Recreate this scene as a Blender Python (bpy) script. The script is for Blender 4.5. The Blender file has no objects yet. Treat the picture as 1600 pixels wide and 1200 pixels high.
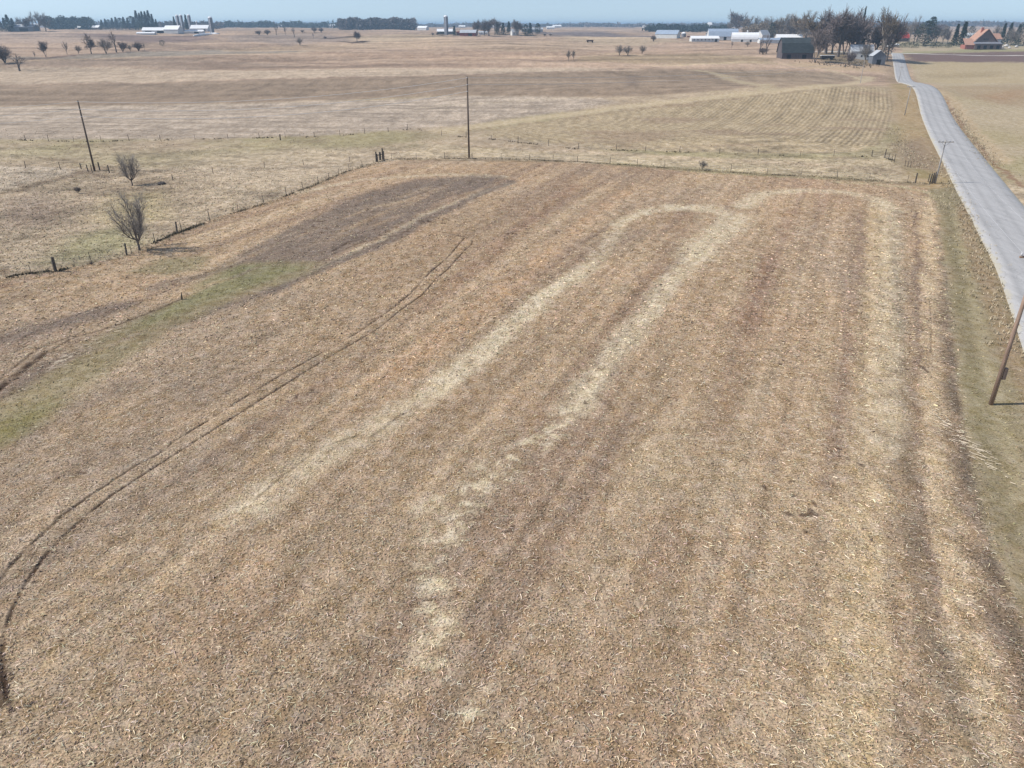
import bpy, math, random
import numpy as np
from mathutils import Vector
random.seed(7); rng = np.random.default_rng(11)
C = bpy.context.scene.collection
R = math.radians
# ------------------------------------------------------------------ camera, sky, sun
H = 23.0; FPX = 1150.0; PITCH = R(26.04)
sc = bpy.context.scene
cam = bpy.data.cameras.new('camera'); cam.sensor_width = 36; cam.lens = FPX/1600*36
cam.clip_start = 0.5; cam.clip_end = 40000
co = bpy.data.objects.new('camera', cam); C.objects.link(co)
co.location = (0, 0, H); co.rotation_euler = (math.pi/2-PITCH, 0, 0); sc.camera = co
SUN_EL, SUN_AZ = R(46), R(-93)         # azimuth measured from +Y towards +X: the sun stands to the left
w = bpy.data.worlds.new('World'); sc.world = w; w.use_nodes = True
nt = w.node_tree; sky = nt.nodes.new('ShaderNodeTexSky'); sky.sky_type = 'NISHITA'
sky.sun_disc = False; sky.sun_elevation = SUN_EL; sky.sun_rotation = SUN_AZ
sky.altitude = 300; sky.air_density = 1.0; sky.dust_density = .6; sky.ozone_density = 1.5
bg = nt.nodes['Background']; bg.inputs['Strength'].default_value = 0.125
# the band just above the horizon is read a little higher up in the dome, where it is bluer, and cooled slightly
tcw = nt.nodes.new('ShaderNodeTexCoord'); mpw = nt.nodes.new('ShaderNodeVectorMath'); mpw.operation = 'ADD'; mpw.inputs[1].default_value = (0, 0, .11)
nrm = nt.nodes.new('ShaderNodeVectorMath'); nrm.operation = 'NORMALIZE'; tnt = nt.nodes.new('ShaderNodeVectorMath'); tnt.operation = 'MULTIPLY'; tnt.inputs[1].default_value = (1.20, 1.09, 1.01)
nt.links.new(tcw.outputs['Generated'], mpw.inputs[0]); nt.links.new(mpw.outputs[0], nrm.inputs[0]); nt.links.new(nrm.outputs[0], sky.inputs[0])
nt.links.new(sky.outputs[0], tnt.inputs[0]); nt.links.new(tnt.outputs[0], bg.inputs[0])
sl = bpy.data.lights.new('sun', 'SUN'); sl.energy = 4.2; sl.angle = R(0.53); sl.color = (1, .965, .91)
so = bpy.data.objects.new('sun', sl); C.objects.link(so)
sd = Vector((math.sin(SUN_AZ)*math.cos(SUN_EL), math.cos(SUN_AZ)*math.cos(SUN_EL), math.sin(SUN_EL)))
so.rotation_euler = sd.to_track_quat('Z', 'Y').to_euler(); so.location = (0, 0, 200)
sc.view_settings.view_transform = 'Standard'; sc.view_settings.look = 'None'
sc.view_settings.exposure = 0.22; sc.view_settings.gamma = 1
sc.cycles.max_bounces = 4; sc.cycles.volume_bounces = 0; sc.cycles.diffuse_bounces = 2

# ------------------------------------------------------------------ noise
def _h(ix, iy, s):
    n = (ix.astype(np.int64)*374761393 + iy.astype(np.int64)*668265263 + s*1274126177) & 0xffffffff
    n = ((n ^ (n >> 13))*1274126177) & 0xffffffff
    return ((n ^ (n >> 16)) & 0xffff)/65535.0
def vn(x, y, s=0):
    ix = np.floor(x); iy = np.floor(y); fx = x-ix; fy = y-iy
    fx = fx*fx*(3-2*fx); fy = fy*fy*(3-2*fy)
    a = _h(ix, iy, s); b = _h(ix+1, iy, s); c = _h(ix, iy+1, s); d = _h(ix+1, iy+1, s)
    return (a*(1-fx)+b*fx)*(1-fy)+(c*(1-fx)+d*fx)*fy
def fbm(x, y, s=0, o=4, g=.5):
    r = 0; a = 1; t = 0
    for k in range(o):
        r = r+a*vn(x*2**k+k*17.3, y*2**k-k*9.1, s+k); t += a; a *= g
    return r/t*2-1
def smooth(a, b, x):
    t = np.clip((x-a)/(b-a), 0, 1); return t*t*(3-2*t)

# ------------------------------------------------------------------ terrain height
TX = np.array([-800, -300, 100, 400, 700, 1000, 1230, 1330, 1410, 1500, 1700, 2400]); TX = (TX-800)/1280.0
TY = np.array([0, 150, 205, 262, 330, 409, 480, 560, 680, 850, 1150, 1600, 2200, 3000, 4500, 7000, 14000], float)
TZ = np.array([
 [0]*12,
 [.3, .3, 0, 0, 0, 0, 0, 0, 0, 0, 0, 0],
 [.5, .5, .5, .4, .3, .8, 1.2, 1.2, .9, .6, .5, .5],
 [1.0, 1.0, .8, .6, .8, 2.2, 4.2, 4.2, 3.8, 3.0, 2.0, 1],
 [1.5, 1.5, .9, 1.0, 1.8, 2.0, 2.0, 1.2, .9, .9, .8, 0],
 [2.5, 2.5, 2.0, 2.6, 3.0, 3.0, 1.5, -1.6, -3.0, -2.6, -1.8, -1],
 [4.0, 4.0, 4.6, 4.6, 4.4, 4.4, 3.6, 2.4, -.4, -.5, -.3, 0],
 [5.5, 5.5, 5.6, 6.0, 5.2, 5.2, 4.4, 4.2, 3.5, 2.4, 2.2, 2],
 [7.5, 7.5, 7.0, 6.8, 7.2, 6.0, 5.0, 4.6, 4.2, 3.4, 3.2, 3],
 [9.5, 9.5, 9.4, 9.2, 8.8, 7.6, 5.6, 5.2, 5.0, 4.4, 4.2, 4],
 [12, 12, 12.6, 12.2, 11.2, 9.6, 7.6, 7.2, 6.6, 6.4, 6, 6],
 [14, 14, 14.2, 13.6, 13.2, 11.0, 9.5, 9, 9, 9, 9, 9],
 [13.5, 13.5, 13.6, 13.8, 13.4, 12.6, 11.5, 11, 11, 11, 11, 11],
 [13, 13, 13, 13, 13, 13, 13, 14, 15.5, 16, 15, 15],
 [14, 14, 14, 14, 14, 14, 14, 14, 15, 16, 16, 15],
 [12, 12, 12, 12, 12, 12, 12, 12, 12, 12, 12, 12],
 [0]*12], float)
def _cr(p0, p1, p2, p3, t):
    return p1+.5*t*(p2-p0+t*(2*p0-5*p1+4*p2-p3+t*(3*(p1-p2)+p3-p0)))
def ground(X, Y):
    X = np.asarray(X, float); Y = np.asarray(Y, float)
    sh = np.broadcast(X, Y).shape; X = np.broadcast_to(X, sh).ravel(); Y = np.broadcast_to(Y, sh).ravel()
    Yc = np.clip(Y, 1, 13990); t = np.clip(X/(Yc+10), TX[0], TX[-1]-1e-6)
    fi = np.interp(Yc, TY, np.arange(len(TY))); fj = np.interp(t, TX, np.arange(len(TX)))
    i = np.floor(fi).astype(int); j = np.floor(fj).astype(int); u = fi-i; v = fj-j
    ni, nj = TZ.shape
    def row(ii):
        ii = np.clip(ii, 0, ni-1)
        g = lambda jj: TZ[ii, np.clip(jj, 0, nj-1)]
        return _cr(g(j-1), g(j), g(j+1), g(j+2), v)
    z = _cr(row(i-1), row(i), row(i+1), row(i+2), u)
    amp = smooth(70, 260, Yc)*1.9+smooth(380, 800, Yc)*1.9
    z = z+amp*fbm(X/110+3, Yc/90, 5, 3)*(1-.8*np.exp(-((X-22.3-.439*Yc)/40)**2))
    z = z+.7*fbm(X/24, Yc/24, 9, 2)*smooth(35, 80, Yc)*(1-np.exp(-((X-22.3-.439*Yc)/12)**2))
    z = z-.55*np.exp(-((X+.95*Yc-22)/9)**2*.5)*smooth(30, 55, Yc)*(1-smooth(95, 130, Yc))*0
    return z.reshape(sh)
def gz(x, y): return float(ground(np.array([x]), np.array([y]))[0])
cp, sp = math.cos(PITCH), math.sin(PITCH)
_T = np.concatenate([np.linspace(14, 300, 900), np.geomspace(301, 13500, 1500)])
def at(px, py):
    """first point where the sight line of photo point (px,py) meets the ground"""
    a = (px-800)/FPX; b = (600-py)/FPX
    d = np.array([a, cp+b*sp, -sp+b*cp]); 
    X = _T*d[0]; Y = _T*d[1]; Z = H+_T*d[2]
    below = Z < ground(X, Y)
    k = int(np.argmax(below))
    if not below[k] or k == 0: return np.array([X[-1], Y[-1], 0.])
    g0 = Z[k-1]-gz(X[k-1], Y[k-1]); g1 = Z[k]-gz(X[k], Y[k]); f = g0/(g0-g1)
    x = X[k-1]+f*(X[k]-X[k-1]); y = Y[k-1]+f*(Y[k]-Y[k-1])
    return np.array([x, y, gz(x, y)])
def atd(px, Y):
    """ground point at forward distance Y in the direction of photo column px"""
    x = (px-800)/FPX*(cp*Y+sp*12); return np.array([x, Y, gz(x, Y)])
def mpp(P): return (cp*P[1]+sp*(H-P[2]))/FPX          # metres per photo pixel at P
def vh(P, npx): return npx*mpp(P)/ (cp+ sp*0.0)*1.0    # height of something npx tall
def line(pts, step=12):
    out = []
    for a, b in zip(pts[:-1], pts[1:]):
        n = max(1, int(math.hypot(b[0]-a[0], b[1]-a[1])/step))
        for k in range(n): out.append(at(a[0]+(b[0]-a[0])*k/n, a[1]+(b[1]-a[1])*k/n))
    out.append(at(*pts[-1])); return np.array(out)

# ------------------------------------------------------------------ helpers for objects
def mesh_from(name, V, F, mats, mi=None, smooth_=False):
    me = bpy.data.meshes.new(name)
    V = np.asarray(V, np.float32)
    me.from_pydata([tuple(v) for v in V.tolist()], [], F)
    for m in (mats if isinstance(mats, (list, tuple)) else [mats]): me.materials.append(m)
    if mi is not None: me.polygons.foreach_set('material_index', mi)
    if smooth_: me.polygons.foreach_set('use_smooth', [True]*len(me.polygons))
    me.update(); return me
def quads_mesh(name, V, nq, mat, k=4, col=None):
    """V: (nq*k,3) array, faces of k consecutive vertices"""
    me = bpy.data.meshes.new(name); me.vertices.add(len(V)); me.vertices.foreach_set('co', np.asarray(V, np.float32).ravel())
    me.loops.add(nq*k); me.loops.foreach_set('vertex_index', np.arange(nq*k, dtype=np.int32))
    me.polygons.add(nq); me.polygons.foreach_set('loop_start', np.arange(0, nq*k, k, dtype=np.int32))
    me.materials.append(mat)
    if col is not None:
        a = me.attributes.new('tone', 'FLOAT', 'FACE'); a.data.foreach_set('value', np.asarray(col, np.float32))
    me.update(calc_edges=True); return me
def ob(name, me, parent=None, **tags):
    o = bpy.data.objects.new(name, me); C.objects.link(o)
    if parent is not None: o.parent = parent
    for k, v in tags.items(): o[k] = v
    return o
def empty(name, loc, label, cat, group=None, rz=0):
    o = bpy.data.objects.new(name, None); C.objects.link(o); o.location = loc; o.rotation_euler = (0, 0, rz)
    o.empty_display_size = .5
    o['label'] = label; o['category'] = cat
    if group: o['group'] = group
    return o
class MB:
    def __init__(s): s.V = []; s.F = []
    def box(s, x0, x1, y0, y1, z0, z1):
        n = len(s.V); s.V += [(x0, y0, z0), (x1, y0, z0), (x1, y1, z0), (x0, y1, z0), (x0, y0, z1), (x1, y0, z1), (x1, y1, z1), (x0, y1, z1)]
        s.F += [tuple(n+i for i in f) for f in ((0, 3, 2, 1), (4, 5, 6, 7), (0, 1, 5, 4), (1, 2, 6, 5), (2, 3, 7, 6), (3, 0, 4, 7))]; return s
    def tube(s, pts, rad, n=6, cap=True):
        pts = [Vector(p) for p in pts]; base = len(s.V); m = len(pts)
        for i, p in enumerate(pts):
            d = (pts[min(i+1, m-1)]-pts[max(i-1, 0)]); d = d.normalized() if d.length > 1e-9 else Vector((0, 0, 1))
            a = d.orthogonal().normalized() if abs(d.z) > .9 else Vector((0, 0, 1)).cross(d).normalized(); b = d.cross(a)
            if abs(d.z) > .9: a = Vector((1, 0, 0)); a = (a-d*a.dot(d)).normalized(); b = d.cross(a)
            r = rad[i] if isinstance(rad, (list, tuple)) else rad
            for k in range(n):
                t = 2*math.pi*k/n; s.V.append(tuple(p+(a*math.cos(t)+b*math.sin(t))*r))
        for i in range(m-1):
            for k in range(n):
                s.F.append((base+i*n+k, base+i*n+(k+1) % n, base+(i+1)*n+(k+1) % n, base+(i+1)*n+k))
        if cap: s.F.append(tuple(base+(m-1)*n+k for k in range(n))); s.F.append(tuple(base+k for k in reversed(range(n))))
        return s
    def poly(s, pts):
        n = len(s.V); s.V += [tuple(p) for p in pts]; s.F.append(tuple(range(n, n+len(pts)))); return s
    def slab(s, quad, th):
        q = [Vector(p) for p in quad]; nrm = (q[1]-q[0]).cross(q[3]-q[0]).normalized()*th
        n = len(s.V); s.V += [tuple(p) for p in q]+[tuple(p-nrm) for p in q]
        s.F += [tuple(n+i for i in f) for f in ((0, 1, 2, 3), (7, 6, 5, 4), (0, 4, 5, 1), (1, 5, 6, 2), (2, 6, 7, 3), (3, 7, 4, 0))]; return s
    def build(s, name, mat, parent=None, sm=False, **tags):
        return ob(name, mesh_from(name, s.V, s.F, mat, smooth_=sm), parent, **tags)

def srgb(r, g, b):
    f = lambda c: (c/255/12.92 if c/255 <= .04045 else ((c/255+.055)/1.055)**2.4)
    return (f(r), f(g), f(b))
def mat(name, col, rough=.85, var=.25, scale=3.0, spec=.2, metal=0.0, stretch=(1, 1, 1), attr=None):
    m = bpy.data.materials.new(name); m.use_nodes = True; n = m.node_tree.nodes; l = m.node_tree.links
    b = n['Principled BSDF']; b.inputs['Roughness'].default_value = rough; b.inputs['Metallic'].default_value = metal
    b.inputs['Specular IOR Level'].default_value = spec
    tc = n.new('ShaderNodeTexCoord'); mp = n.new('ShaderNodeMapping'); mp.inputs['Scale'].default_value = stretch
    no = n.new('ShaderNodeTexNoise'); no.inputs['Scale'].default_value = scale; no.inputs['Detail'].default_value = 5
    mr = n.new('ShaderNodeMapRange'); mr.inputs[1].default_value = .3; mr.inputs[2].default_value = .7
    mr.inputs[3].default_value = 1-var; mr.inputs[4].default_value = 1+var
    l.new(tc.outputs['Object'], mp.inputs[0]); l.new(mp.outputs[0], no.inputs['Vector']); l.new(no.outputs['Fac'], mr.inputs[0])
    vm = n.new('ShaderNodeVectorMath'); vm.operation = 'SCALE'; vm.inputs[0].default_value = col
    l.new(mr.outputs[0], vm.inputs['Scale']); last = vm
    if attr:
        at_ = n.new('ShaderNodeAttribute'); at_.attribute_name = attr
        v2 = n.new('ShaderNodeVectorMath'); v2.operation = 'SCALE'; l.new(vm.outputs[0], v2.inputs[0]); l.new(at_.outputs['Fac'], v2.inputs['Scale']); last = v2
    l.new(last.outputs[0], b.inputs['Base Color']); return m
M = {}
def mk(k, *a, **kw): M[k] = mat(k, *a, **kw)
mk('wood_pole', (.13, .10, .08), var=.35, scale=6, stretch=(4, 4, .3))
mk('pole_pale', (.34, .32, .30), var=.25, scale=6, stretch=(4, 4, .3))
mk('pole_rust', (.27, .19, .145), var=.3, scale=4, stretch=(4, 4, .3))
mk('post_wood', (.10, .085, .07), var=.35, scale=8)
mk('wire_metal', (.55, .55, .55), rough=.5, var=.05)
mk('bark', (.14, .118, .105), var=.3, scale=8)
mk('bark_pale', (.20, .17, .14), var=.3, scale=8)
mk('twig', (.185, .15, .14), var=.25, scale=2, attr='tone')
mk('twig_grey', (.24, .215, .195), var=.25, scale=2, attr='tone')
mk('twig_tan', (.21, .165, .115), var=.25, scale=2, attr='tone')
mk('needles', (.030, .048, .030), var=.35, scale=2, attr='tone')
mk('needles_blue', (.035, .055, .045), var=.35, scale=2, attr='tone')
mk('white_metal', (.80, .80, .79), rough=.45, var=.05, scale=.4)
mk('white_wall', (.62, .62, .60), var=.08, scale=.6)
mk('blue_grey_metal', (.30, .36, .44), rough=.5, var=.08, scale=.5)
mk('grey_metal', (.42, .44, .46), rough=.5, var=.1, scale=.5)
mk('dark_roof', (.045, .055, .058), var=.3, scale=.5, stretch=(1, 1, 3))
mk('weathered_board', (.10, .085, .088), var=.35, scale=1.0, stretch=(3, 3, .3))
mk('grey_board', (.15, .16, .18), var=.25, scale=1.2, stretch=(3, 3, .3))
mk('barn_red', (.20, .045, .035), var=.2, scale=1)
mk('red_roof', (.50, .055, .04), var=.12, scale=1)
mk('orange_roof', (.40, .235, .17), var=.15, scale=1.2)
mk('brown_siding', (.17, .125, .11), var=.15, scale=1, stretch=(1, 1, 6))
mk('brick_wall', (.34, .14, .11), var=.2, scale=3)
mk('concrete', (.40, .39, .37), var=.15, scale=.8, stretch=(1, 1, 2))
mk('silo_stave', (.20, .21, .235), var=.2, scale=.8, stretch=(1, 1, 4))
mk('dark_opening', (.015, .015, .017), var=.1)
mk('glass', (.03, .035, .04), rough=.12, spec=.6, var=.1)
mk('stone', (.50, .48, .45), var=.2, scale=1)
mk('dark_stone', (.07, .06, .055), var=.3, scale=3)
mk('rust_iron', (.09, .05, .04), var=.3, scale=2)
mk('insulator', (.45, .45, .47), rough=.3, var=.05)
mk('straw', (.62, .52, .38), rough=.75, var=.12, scale=.4, spec=.25, attr='tone')
mk('husk', (.50, .365, .27), rough=.8, var=.2, scale=.4, spec=.1, attr='tone')
mk('soil_clod', (.12, .085, .065), var=.35, scale=6)
mk('dry_grass', (.42, .35, .24), var=.25, scale=1, attr='tone')
mk('dark_weeds', (.10, .085, .055), var=.35, scale=1, attr='tone')
for k in ('twig', 'twig_grey', 'twig_tan', 'needles', 'needles_blue', 'straw', 'husk', 'dry_grass', 'dark_weeds'): pass

# ------------------------------------------------------------------ ground colour map
KAL = .86                                             # display colour -> albedo
def col(r, g, b): return np.array(srgb(r, g, b))*KAL
def rows_Y():
    ys = np.arange(1440, 170, -1.5); a = np.arctan((600-ys)/FPX); Y = H/np.tan(PITCH-a)
    Y = list(Y)
    while Y[-1] < 13500: Y.append(Y[-1]*(1.010 if Y[-1] < 1500 else 1.03))
    return np.array(Y)
Yr = rows_Y()
cx = np.concatenate([np.arange(-900, -260, 16), np.arange(-260, -5, 5), np.arange(-5, 1605, 1.5), np.arange(1605, 1860, 5), np.arange(1865, 2500, 16)])
GX = ((cx[None, :]-800)/FPX)*(cp*Yr[:, None]+sp*H); GY = np.repeat(Yr[:, None], len(cx), 1)
nr, nc = GX.shape
X = GX.ravel(); Y = GY.ravel(); Z = ground(X, Y)
N = len(X)
wx = fbm(X/2.2, Y/2.2, 31, 3); wy = fbm(X/2.2+40, Y/2.2, 37, 3)
warp = np.clip(Y/120, .4, 5)
XW = X+wx*warp*.9; YW = Y+wy*warp*.9
roll = smooth(270, 480, Y); YW = YW+roll*np.clip(Y/600, 0, 2.2)*38*fbm(X/170, Y/260, 41, 3)
def seg_dist(x, y, P, closed=False):
    d = np.full(len(x), 1e9); n = len(P); 
    for i in range(n if closed else n-1):
        a = P[i]; b = P[(i+1) % n]; ex, ey = b[0]-a[0], b[1]-a[1]; L = ex*ex+ey*ey+1e-9
        t = np.clip(((x-a[0])*ex+(y-a[1])*ey)/L, 0, 1)
        d = np.minimum(d, (x-a[0]-t*ex)**2+(y-a[1]-t*ey)**2)
    return np.sqrt(d)
def inside(x, y, P):
    c = np.zeros(len(x), bool); n = len(P)
    for i in range(n):
        x1, y1 = P[i][0], P[i][1]; x2, y2 = P[(i+1) % n][0], P[(i+1) % n][1]
        if y1 == y2: continue
        m = ((y1 > y) != (y2 > y)) & (x < (x2-x1)*(y-y1)/(y2-y1)+x1); c ^= m
    return c
def area(pts, f=1.0, warped=True, step=30):
    """soft mask (0..1) of a region whose outline was surveyed from the photo"""
    P = line(list(pts)+[pts[0]], step)[:-1]
    x, y = (XW, YW) if warped else (X, Y); pad = 6+f*2+P[:, 1].max()*.03
    sel = np.nonzero((x > P[:, 0].min()-pad) & (x < P[:, 0].max()+pad) & (y > P[:, 1].min()-pad) & (y < P[:, 1].max()+pad))[0]
    m = np.zeros(N, np.float32)
    if len(sel) == 0: return m
    s = seg_dist(x[sel], y[sel], P, True); s = np.where(inside(x[sel], y[sel], P), s, -s)
    ff = f*np.maximum(1, y[sel]/90.)
    m[sel] = smooth(-ff, ff, s); return m
def band(pts, wd, f=.6, warped=True, step=30):
    """soft mask along a surveyed line; wd = half width in metres, one value or one per point"""
    P = line(pts, step); x, y = (XW, YW) if warped else (X, Y)
    wm = wd if not isinstance(wd, (list, tuple)) else max(wd)
    pad = wm*2+4
    sel = np.nonzero((x > P[:, 0].min()-pad) & (x < P[:, 0].max()+pad) & (y > P[:, 1].min()-pad) & (y < P[:, 1].max()+pad))[0]
    m = np.zeros(N, np.float32)
    if len(sel) == 0: return m
    s = seg_dist(x[sel], y[sel], P); m[sel] = 1-smooth(wm*(1-f), wm*(1+f), s); return m
COL = np.empty((N, 3), np.float32); RES = np.full(N, .35, np.float32)      # RES: how strongly the loose-residue speckle shows
MIC = np.full(N, .02, np.float32)
def paint(m, c, res=None, a=1.0):
    m = (m*a)[:, None]; COL[:] = COL*(1-m)+np.asarray(c, np.float32)[None]*m
    if res is not None: RES[:] = RES*(1-m[:, 0])+res*m[:, 0]
n1 = fbm(X/35, Y/35, 1, 4); n2 = fbm(X/9, Y/9, 2, 4); n3 = fbm(X/160, Y/60, 3, 4); n4 = fbm(X/3, Y/3, 4, 3)
# pasture everywhere first
COL[:] = col(172, 156, 133)
paint(smooth(0, .5, n1), col(160, 150, 118)); paint(smooth(.1, .6, n2), col(184, 168, 143), a=.7); paint(smooth(.2, .6, -n2), col(146, 130, 110), a=.5)
# far country: alternating crop strips
far = smooth(230, 330, Y)
paint(far, col(174, 152, 131)); 
fields = [
 ([(-200, 137), (200, 131), (400, 124), (600, 121), (800, 116), (1000, 108), (1125, 108), (1180, 124), (1195, 133), (1140, 140), (1000, 150), (900, 151), (700, 149), (400, 160), (200, 164), (-200, 169)], (154, 137, 118), .25),
 ([(1112, 107), (1300, 112), (1335, 122), (1320, 130), (1200, 137), (1160, 133)], (161, 144, 123), .25),
 ([(-200, 170), (200, 165), (400, 161), (600, 156), (700, 150), (850, 151), (940, 153), (960, 160), (900, 172), (800, 185), (700, 197), (650, 201), (500, 212), (300, 217), (-200, 218)], (174, 160, 143), .9),
 ([(-200, 108), (100, 106), (300, 112), (500, 108), (700, 106), (900, 104), (1000, 108), (800, 115), (600, 120), (400, 123), (200, 130), (-200, 135)], (178, 161, 140), .8),
 ([(-200, 97), (60, 96), (200, 92), (330, 100), (480, 103), (300, 111), (100, 105), (-200, 107)], (160, 142, 124), .3),
 ([(250, 101), (420, 104), (580, 100), (760, 97), (900, 102), (700, 105), (500, 107), (350, 110)], (150, 131, 113), .3),
 ([(-200, 84), (90, 90), (190, 82), (330, 78), (480, 80), (480, 84), (300, 88), (180, 92), (-200, 96)], (150, 140, 126), .3),
 ([(330, 78), (540, 66), (700, 60), (820, 62), (700, 72), (520, 78), (400, 82)], (180, 158, 133), .4),
 ([(480, 86), (700, 78), (900, 80), (1050, 74), (1180, 76), (1100, 84), (900, 92), (650, 92)], (176, 152, 130), .5),
 ([(900, 86), (1090, 82), (1200, 90), (1210, 100), (1050, 98), (900, 95)], (158, 140, 115), .4),
 ([(40, 55), (150, 53), (215, 56), (330, 62), (210, 70), (190, 66), (90, 60)], (140, 122, 112), .2),
 ([(-100, 52), (40, 50), (140, 58), (190, 66), (80, 68), (-100, 64)], (176, 156, 138), .3),
 ([(480, 60), (640, 54), (700, 56), (690, 60), (560, 66)], (184, 164, 138), .3),
 ([(820, 51), (940, 50), (1020, 55), (1000, 60), (860, 56)], (135, 124, 120), .2),
 ([(880, 56), (1010, 57), (1080, 65), (1000, 72), (880, 68)], (182, 163, 138), .3),
 ([(1080, 66), (1200, 66), (1200, 72), (1100, 76), (1040, 72)], (170, 148, 128), .3),
 ([(345, 56), (480, 52), (560, 62), (450, 72), (360, 66)], (156, 140, 126), .3),
 ([(700, 66), (860, 62), (1000, 74), (860, 78), (720, 76)], (176, 155, 132), .4),
]
for pts, c, r in fields: paint(area(pts, 1.2, step=60), col(*c), r)
# thin pale grass headlands / dark contour edges in the far fields
for pts, wd, c, a in [
 ([(380, 124), (620, 120), (800, 115), (980, 107)], 2, (136, 118, 104), .7),
 ([(330, 79), (520, 79), (680, 74), (860, 78), (1000, 84)], 3, (190, 170, 142), .6),
 ([(0, 97), (200, 91), (470, 84), (700, 80)], 4, (186, 166, 140), .6),
 ([(250, 103), (450, 98), (640, 101), (800, 97)], 4, (142, 122, 106), .6),
 ([(560, 98), (760, 92), (980, 92), (1180, 84)], 3, (144, 126, 108), .5),
 ([(700, 90), (900, 86), (1070, 78), (1190, 74)], 3, (188, 168, 138), .6),
 ([(1020, 102), (1160, 96), (1300, 104)], 3, (186, 170, 138), .6),
 ([(150, 60), (230, 58), (340, 59)], 5, (122, 110, 106), .6),
 ([(985, 116), (982, 134)], 1.3, (120, 108, 98), .45), ([(994, 116), (990, 134)], 1.3, (120, 108, 98), .45),
 ([(515, 60), (560, 57), (594, 56)], 8, (85, 72, 64), .8), ([(543, 64), (560, 66), (576, 63)], 7, (80, 66, 58), .9), ([(672, 55), (700, 55.5), (716, 55.5)], 7, (88, 80, 70), .8), ([(30, 95), (60, 92), (120, 86)], 3, (95, 82, 74), .7),
 ([(0, 91), (60, 92), (90, 88), (140, 85), (200, 81), (290, 77)], 4, (120, 104, 95), .55),
 ([(660, 168), (800, 158), (900, 152)], 1.5, (186, 172, 150), .5)]:
    paint(band(pts, wd, step=60), col(*c), a=a)
st = fbm(X/90, Y/7, 12, 4)*smooth(150, 300, Y); st2 = fbm((X+.35*Y)/260, (Y-.12*X)/26, 13, 4)*smooth(250, 450, Y)
st3 = fbm(X/3.2, Y/9, 14, 5, .7)*smooth(120, 220, Y)
COL *= (1+.24*st+.10*n3*far+.50*st2+.42*st3)[:, None]
# row lines in the stubble strip
m = area(fields[2][0], .6, False, 60); ph = (Y+X*.04+2*fbm(X/40, Y/40, 61, 2))
COL *= (1+m*(.05*np.sin(ph*2*np.pi/7.5)+.07*np.sin(ph*2*np.pi/3.3)+.38*fbm(X/9, Y/1.6, 71, 4)))[:, None]
# dark bands streaks
m = area(fields[0][0], .6, False, 60); COL *= (1-m*.12*smooth(-.3, .5, fbm(X/200, Y/10, 72, 2)))[:, None]
# stubble hill by the road with curved rows
hill = [(1387, 136), (1394, 150), (1396, 172), (1390, 200), (1372, 226), (1330, 238), (1200, 240), (1000, 235), (850, 224), (745, 212), (800, 198), (900, 181), (1100, 158), (1330, 135)]
mh = area(hill, .5, True, 40); paint(mh, col(176, 160, 132), .8)
edge = line([(1330, 120), (1400, 140), (1402, 172), (1396, 203), (1378, 230), (1335, 243), (1200, 246), (1000, 241), (700, 222)], 14)
sel = np.nonzero(mh > .02)[0]; de = seg_dist(X[sel], Y[sel], edge)+.5*fbm(X[sel]/20, Y[sel]/20, 77, 2)
de *= 1
stripe = np.zeros(N); stripe[sel] = .55+.95*np.sin(de*2*np.pi/1.15)+.35*np.sin(de*2*np.pi/5.4)
COL *= (1-mh*.20*stripe*(.6+.6*smooth(-.3, .4, fbm(X/9, Y/9, 78, 3)))*(.6+.4*smooth(20, 75, X))-mh*.22*fbm(X/1.6, Y/3.5, 80, 4, .65))[:, None]
paint(mh*smooth(.15, .6, fbm(X/22, Y/8, 79, 3)), col(150, 131, 112), a=.6)
for pts, wd, c, a in [([(700, 205), (800, 190), (1000, 164), (1150, 148), (1240, 140), (1335, 130), (1352, 118)], 3.2, (192, 176, 146), .9),
   ([(720, 205), (850, 190), (1000, 171), (1150, 153), (1290, 138)], .5, (150, 134, 110), .8),
   ([(1090, 110), (1130, 118), (1165, 130), (1200, 140)], 3, (180, 166, 138), .8), ([(1290, 108), (1330, 118), (1345, 124)], 2, (196, 180, 150), .8)]:
    paint(band(pts, wd, step=30), col(*c), .2, a)
# corridor between the two fences: pale dead grass
paint(area([(600, 246), (680, 226), (760, 232), (900, 240), (1100, 246), (1380, 250), (1440, 268), (1455, 288), (1300, 276), (1100, 264), (900, 250), (700, 245)], .8), col(190, 174, 146), .3, .85)
paint(band([(560, 235), (660, 222), (760, 226), (900, 236), (1100, 249), (1250, 256), (1400, 268)], 2.2), col(182, 164, 140), a=.6)
# left pasture details
paint(area([(-150, 258), (60, 260), (118, 264), (112, 272), (60, 282), (0, 300), (-150, 330)], .7), col(184, 170, 150), .9)
for c0, f_ in (((60, 400, 150, 372), 1), ((330, 390, 170, 360), 1)): pass
paint(area([(60, 412), (110, 370), (200, 350), (230, 380), (150, 408)], 3), col(150, 146, 112), a=.75)
paint(area([(150, 345), (180, 305), (250, 300), (260, 340), (200, 352)], 3), col(170, 158, 118), a=.6)
paint(area([(0, 232), (180, 236), (400, 236), (560, 228), (520, 250), (300, 262), (150, 250), (0, 250)], 4), col(160, 150, 122), a=.6)
paint(area([(0, 312), (60, 300), (110, 320), (90, 350), (0, 360)], 3), col(144, 128, 116), a=.55)
paint(area([(290, 250), (420, 235), (560, 232), (600, 245), (480, 285), (330, 330), (290, 300)], 4), col(186, 170, 146), a=.6)
paint(band([(0, 302), (40, 298), (60, 286), (110, 276), (130, 268), (170, 280)], .8), col(128, 112, 96), a=.6)
pf = smooth(55, 62, Y)*(1-smooth(150, 190, Y)); COL *= (1+pf*(.55*fbm(X/1.0, Y/.8, 56, 5, .65)+.40*fbm(X/6, Y/3.5, 57, 4)))[:, None]
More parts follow.
